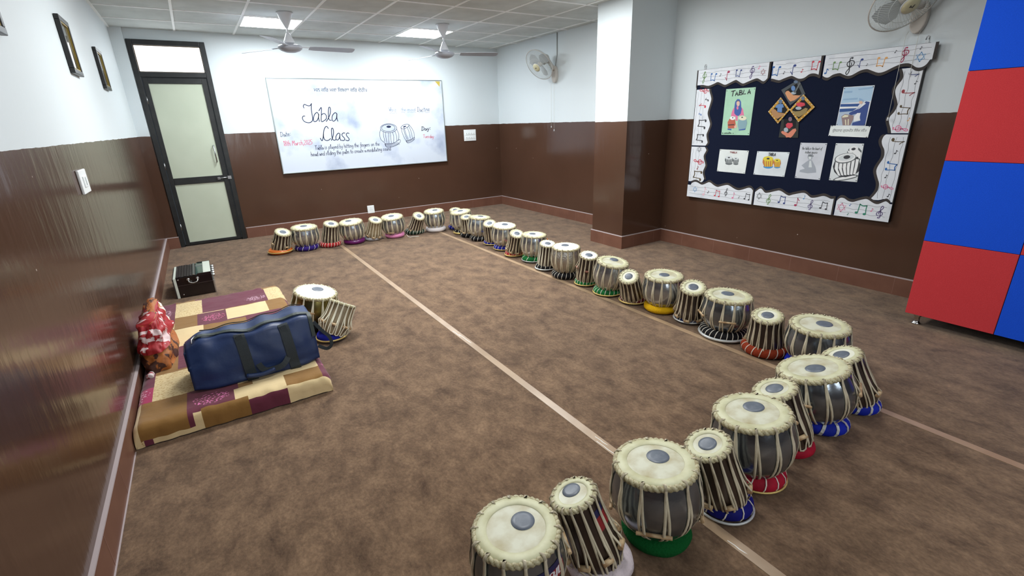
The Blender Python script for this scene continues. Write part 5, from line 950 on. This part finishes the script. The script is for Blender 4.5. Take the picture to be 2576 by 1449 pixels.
def mattress():
    st = .0125; r = .045; D_ = .125
    ns = int((MX1-MX0+2*D_)/st); nt_ = int((MY1-MY0+2*D_)/st)
    def ax_(q, a, b):
        if q < a: o_ = a-q; sg = -1; e = a
        elif q > b: o_ = q-b; sg = 1; e = b
        else: return q, 0
        if o_ < r*PI/2: return e+sg*r*math.sin(o_/r)*.0+sg*(r*math.sin(o_/r)-0), r*(1-math.cos(o_/r))
        return e+sg*r, r+(o_-r*PI/2)
    ex = r
    vs = []; meta = []
    for j in range(nt_+1):
        for i in range(ns+1):
            s = MX0+ex-D_+(MX1-MX0-2*ex+2*D_)*i/ns; t_ = MY0+ex-D_+(MY1-MY0-2*ex+2*D_)*j/nt_
            x, dx = ax_(s, MX0+ex, MX1-ex); y, dy = ax_(t_, MY0+ex, MY1-ex)
            z = MH-dx-dy
            wv = noise.noise(Vector((s*5, t_*5, 0)))*.006+noise.noise(Vector((s*16, t_*9, 3)))*.003
            if dx+dy > 0: wv += noise.noise(Vector((s*22, t_*22, 7)))*.005; 
            if dy > 0: y -= abs(noise.noise(Vector((s*13, 1.3, dy*4))))*.012*min(1, dy/.04)*(1 if t_ < MY0+.2 else -1)
            if dx > 0 and s > 0: x += abs(noise.noise(Vector((t_*13, 2.3, dx*4))))*.010*min(1, dx/.04)
            z = max(z+(wv if z > .02 else 0), .003)
            x = max(x, XL+SKT+.002)
            vs.append((x, y, z)); meta.append((s, t_))
    fs = []; 
    for j in range(nt_):
        for i in range(ns):
            a = j*(ns+1)+i; fs.append((a, a+1, a+ns+2, a+ns+1))
    g = MB(); g.add(vs, fs)
    o = g.build('mattress', sheet_material())
    me = o.data
    ca = me.color_attributes.new('patch', 'FLOAT_COLOR', 'CORNER'); cm = me.color_attributes.new('motif', 'FLOAT_COLOR', 'CORNER')
    A = []; B_ = []
    for p in me.polygons:
        vi = p.vertices; s = sum(meta[k][0] for k in vi)/4; t_ = sum(meta[k][1] for k in vi)/4
        k = patch_at(s, t_); c = lin(PC[k]); mc = (0, 0, 0, 0)
        if k == 'D': mc = lin((176, 140, 84))[:3]+(.75,)
        for (cx_, cy_, rx, ry, lc) in LEAF:
            if ((s-cx_)/rx)**2+((t_-cy_)/ry)**2 < 1 and k in 'MP': mc = lin(lc)[:3]+(1,)
        for q in vi: A += c; B_ += mc
    ca.data.foreach_set('color', A); cm.data.foreach_set('color', B_)
    return o
mo = mattress()
tag(mo, 'thin floor mattress in a maroon, brown and cream patchwork sheet by the left wall', 'mattress')

# ================================================================ duffel bag on the mattress
nylon = mat('blue_nylon', (27, 50, 94), .45, spec=.5, bump=(7, .28, .02), var=(4, (22, 42, 80), .4, .7)); web = mat('black_webbing', (38, 46, 50), .7, bump=(200, .4, .002)); zipm = mat('dark_zip_tape', (44, 54, 50), .55)
t = thing('duffel_bag', 'blue nylon duffel bag with black handles lying on the mattress', 'bag', Matrix.Translation((.055, 2.72, MH-.002)))
def bag_pt(u, v):
    """u along the length 0..1, v round the section 0..1, starting at the bottom front edge and going up the front"""
    x = -.312+.624*u
    fr = .062-.022*u+.012*math.sin(u*9); tb = .225+.10*u-.03*math.sin(u*PI)*0; bb = .30+.05*u
    h = .272+.012*u-.022*math.sin(u*PI)+.006*math.sin(u*23)
    P = [(0, 0), (-.008, .05), (.004, .14), (fr*.75, h*.86), (fr+.02, h*.985), ((fr+tb)/2, h*1.01), (tb-.02, h*.97), (tb+.02, h*.86), (bb, .14), (bb+.005, .05), (bb-.01, 0), (bb/2, -.0)]
    n = len(P); q = v*n; i = int(q) % n; f = q-int(q)
    a, b, c, d = (Vector(P[(i+k) % n]) for k in (-1, 0, 1, 2))
    r_ = .5*((2*b)+(c-a)*f+(2*a-5*b+4*c-d)*f*f+(3*b-a-3*c+d)*f*f*f)
    e = min(u, 1-u)*14
    k_ = 1-.10*math.exp(-e*e*.6)
    cx, cz = bb/2, h*.5
    y = cx+(r_.x-cx)*k_; z = cz+(r_.y-cz)*k_
    if u < .12 and z > .15: z -= (.12-u)*.25; 
    z = max(z, .002)
    return Vector((x, y, z))
def bag_n(u, v):
    a = bag_pt(min(u+.01, 1), v)-bag_pt(max(u-.01, 0), v); b = bag_pt(u, (v+.01) % 1)-bag_pt(u, (v-.01) % 1)
    n = a.cross(b)
    return (n.normalized() if n.length > 0 else Vector((0, -1, 0)))
g = MB(); nu, nv = 44, 60; vs = []; fs = []
for i in range(nu+1):
    for j in range(nv):
        u = i/nu; p = bag_pt(u, j/nv); w_ = noise.noise(Vector((u*9, j/nv*16, 2.0)))*.007*(1 if p.z > .03 else 0)
        nn = bag_n(u, j/nv); s_ = 1 if nn.dot(p-Vector((p.x, .16, .14))) > 0 else -1
        vs.append(p+nn*s_*w_)
for i in range(nu):
    for j in range(nv): fs.append((i*nv+j, (i+1)*nv+j, (i+1)*nv+(j+1) % nv, i*nv+(j+1) % nv))
c0 = len(vs); vs.append(bag_pt(0, 0)*.0+Vector((-.322, .16, .13))); vs.append(Vector((.325, .18, .13)))
for j in range(nv): fs.append((j, (j+1) % nv, c0)); fs.append((nu*nv+(j+1) % nv, nu*nv+j, c0+1))
g.add(vs, fs); g.build('bag_body', nylon, t)
def on_bag(u, v, off=.004):
    p = bag_pt(u, v); n = bag_n(u, v)
    if n.dot(p-Vector((p.x, .16, .14))) < 0: n = -n
    return (p+n*off, n)
g = MB(); g.strap([on_bag(.08+.9*k/30, (4.35+.1*math.sin(k*.4))/12, .007) for k in range(31)], .026, .003); g.strap([on_bag(.985+.0*k, (4.35+3.0*k/14*0-4.0*k/14*.55)/12, .008) for k in range(15)], .02, .003); g.build('front_zip', zipm, t)
g = MB(); g.strap([on_bag(.12+.86*k/30, 6.35/12, .007) for k in range(31)], .022, .003); g.build('rear_zip', zipm, t)
MB().tube([on_bag(.09, 4.4/12, .012)[0], on_bag(.075, 4.0/12, .02)[0], on_bag(.07, 3.6/12, .018)[0]], .004, 6).build('zip_puller', steel, t)
for u in (.40, .75):
    g = MB(); g.strap([on_bag(u+.035*(1-k/13), (.2+3.55*k/13)/12, .007) for k in range(14)], .052, .003); g.build('webbing_band', web, t)
a0 = on_bag(.395, 3.5/12, .012)[0]; a1 = on_bag(.745, 3.5/12, .012)[0]
hp = [a0, a0+Vector((.02, -.022, -.07)), a0+Vector((.055, -.03, -.15)), Vector((a0.x*.62+a1.x*.38, -.038, .055)), Vector((a0.x*.4+a1.x*.6, -.038, .045)), Vector((a0.x*.14+a1.x*.86, -.035, .06)), a1+Vector((.012, -.026, -.14)), a1+Vector((.012, -.02, -.06)), a1]
hp = catmull(hp, 4)
g = MB(); g.strap([(p, Vector((0, -1, .25))) for p in hp], .030, .004); g.build('carry_handle', web, t)
MB().tube(catmull([Vector((-.07, -.040, .045)), Vector((.0, -.046, .035)), Vector((.07, -.044, .045))], 4), .013, 8).build('handle_wrap', nylon, t)
lp = catmull([Vector((.325, .10, .21)), Vector((.36, .09, .15)), Vector((.395, .085, .10)), Vector((.40, .08, .05)), Vector((.37, .08, .03)), Vector((.325, .085, .06))], 4)
g = MB(); g.strap([(p, Vector((.2, -1, .1))) for p in lp], .020, .002); g.build('end_loop', web, t)
MB().box(-.322, -.310, .07, .22, .10, .21).build('end_flap', nylon, t, bevel=.005)

# ================================================================ cloth bundle against the wall
def bundle_mat(name, a, b, sc_, th, rough=.55):
    m = bpy.data.materials.new(name); m.use_nodes = True; nt = m.node_tree; N = nt.nodes; K = nt.links; bs = N['Principled BSDF']
    tc = N.new('ShaderNodeTexCoord'); v = N.new('ShaderNodeTexNoise'); v.inputs['Scale'].default_value = sc_; v.inputs['Detail'].default_value = 2.5; v.inputs['Distortion'].default_value = 1.2; K.new(tc.outputs['Object'], v.inputs['Vector'])
    c = N.new('ShaderNodeMapRange'); c.inputs['From Min'].default_value = th; c.inputs['From Max'].default_value = th+.02; K.new(v.outputs['Fac'], c.inputs['Value'])
    x = N.new('ShaderNodeMix'); x.data_type = 'RGBA'; x.inputs['A'].default_value = lin(a); x.inputs['B'].default_value = lin(b); K.new(c.outputs[0], x.inputs['Factor']); K.new(x.outputs['Result'], bs.inputs['Base Color']); bs.inputs['Roughness'].default_value = rough
    n = N.new('ShaderNodeTexNoise'); n.inputs['Scale'].default_value = 14; K.new(tc.outputs['Object'], n.inputs['Vector']); bp = N.new('ShaderNodeBump'); bp.inputs['Strength'].default_value = .5; bp.inputs['Distance'].default_value = .02; K.new(n.outputs['Fac'], bp.inputs['Height']); K.new(bp.outputs[0], bs.inputs['Normal'])
    return m
t = thing('cloth_bundle', 'red and orange printed cloth bundle leaning on the left wall', 'cloth', Matrix.Translation((XL+.018, 3.40, MH-.004)))
def bun(th, h, off=0.0):
    """th round the bundle 0..2pi, h height 0..1"""
    ry = (.275-.085*h**1.6); rx = (.082-.045*h**1.3)
    c, s = math.cos(th), math.sin(th)
    c = math.copysign(abs(c)**.6, c); s = math.copysign(abs(s)**.6, s)
    f = noise.noise(Vector((c*2.2, s*2.2, h*5)))*.022+noise.noise(Vector((c*5, s*5, h*9+4)))*.012
    x = .085+(rx+f+off)*c; y = (ry+f+off)*s+.02*h
    z = .285*h*(1+.10*math.sin(th*1.0+.6))+f*.4
    return Vector((max(x, .002), y, max(z, .002)))
def bun_mesh(h0, h1, a0, a1, off, cap):
    g = MB(); na, nh = 48, 22; vs = []; fs = []
    full = abs(a1-a0-2*PI) < 1e-3
    for j in range(nh+1):
        for i in range(na if full else na+1):
            vs.append(bun(a0+(a1-a0)*i/na, h0+(h1-h0)*j/nh, off))
    w_ = na if full else na+1
    for j in range(nh):
        for i in range(na):
            fs.append((j*w_+i, j*w_+(i+1) % w_, (j+1)*w_+(i+1) % w_, (j+1)*w_+i))
    if cap: fs.append(tuple(nh*w_+i for i in range(w_)))
    return g.add(vs, fs)
bun_mesh(0, 1, 0, 2*PI, 0, True).build('orange_print_cloth', bundle_mat('orange_print', (168, 98, 44), (70, 34, 24), 13, .53), t)
bun_mesh(.42, 1.0, -3.5, 0.35, .008, True).build('red_floral_cloth', bundle_mat('red_floral', (164, 28, 36), (232, 206, 206), 11, .56), t)
bun_mesh(.30, .95, .30, .95, .006, False).build('pale_border_strip', bundle_mat('tan_border', (176, 118, 66), (226, 214, 206), 20, .5), t)
MB().tube(catmull([Vector((.05, -.26, .01)), Vector((.05, -.31, .012)), Vector((.045, -.335, .012))], 3), [.010, .012, .016, .016, .018, .02, .012], 8).build('knot_tail', bundle_mat('knot_white', (220, 206, 206), (160, 60, 70), 30, .55), t)

# ================================================================ harmonium
lac = mat('black_lacquer', (26, 18, 18), .2, spec=.6); ivory = mat('ivory_trim', (206, 212, 200), .4); bel = mat('bellows_dark', (46, 42, 42), .35, .2, var=(30, (96, 92, 90), .55, .75)); silv = mat('silver_trim', (196, 198, 196), .25, .9)
t = thing('harmonium', 'black harmonium with silver trim standing behind the mattress', 'harmonium', Matrix.Translation((-.25, 4.93, 0)))
hw, hl = .145, .47
q = MB(); q.box(-hw+.02, hw, 0, hl, .004, .186); q.build('case', lac, t, bevel=.003)
MB().prism([(-hw+.02, .186), (.03, .186), (.045, .200), (hw, .200), (hw, .186)], 0, .012).build('end_board', lac, t).matrix_local = frame_at((0, .012, 0), (1, 0, 0), (0, 0, 1), (0, -1, 0))
MB().prism([(-hw+.02, .186), (.03, .186), (.045, .200), (hw, .200), (hw, .186)], 0, .012).build('end_board', lac, t).matrix_local = frame_at((0, hl, 0), (1, 0, 0), (0, 0, 1), (0, -1, 0))
q = MB()
for k in range(7): q.box(-hw+.022+.021*k, -hw+.038+.021*k, .014, hl-.014, .184, .189+(.003 if k % 2 else 0))
q.build('slatted_top', bel, t)
MB().box(.005, .02, .014, hl-.014, .186, .196).build('dividing_strip', silv, t)
MB().box(.028, .085, .014, hl-.014, .186, .192).build('glass_panel', mat('green_glass', (60, 82, 76), .08, spec=.8), t)
MB().box(.085, hw-.002, .014, hl-.014, .186, .199).build('ivory_panel', ivory, t, bevel=.002)
MB().box(.028, .085, hl*.70, hl*.74, .192, .198).build('cross_bar', silv, t)
MB().box(-hw, -hw+.02, -.002, hl, .0, .184).build('bellows_board', ivory, t, bevel=.003)
MB().box(-hw-.008, -hw, .0, hl, .0, .176).build('bellows_fold', bel, t)
MB().box(hw, hw+.010, .0, hl, .0, .12).build('side_rail', silv, t, bevel=.002)
g = MB(); g.tube(catmull([Vector((-.035, -.004, .158)), Vector((-.03, -.022, .14)), Vector((0, -.026, .13)), Vector((.03, -.022, .14)), Vector((.035, -.004, .158))], 5), .0055, 8)
for x in (-.035, .035): cyl(g, (x, -.003, .16), (0, 1, 0), .013, .008, 12)
g.build('handle', silv, t)
MB().box(-hw+.02, hw, -.0015, 0, .112, .116).build('seam_strip', mat('lacquer_edge', (66, 54, 52), .3), t)
for k in range(5):
    g = MB(); cyl(g, (hw+.012, .05+.085*k, .155), (1, 0, 0), .014, .026, 12); g.build('stop_knob', silv, t)
g = MB(); cyl(g, (-hw+.035, -.002, .168), (0, 1, 0), .006, .006, 8); cyl(g, (-hw+.05, -.002, .03), (0, 1, 0), .006, .006, 8); g.build('corner_studs', silv, t)
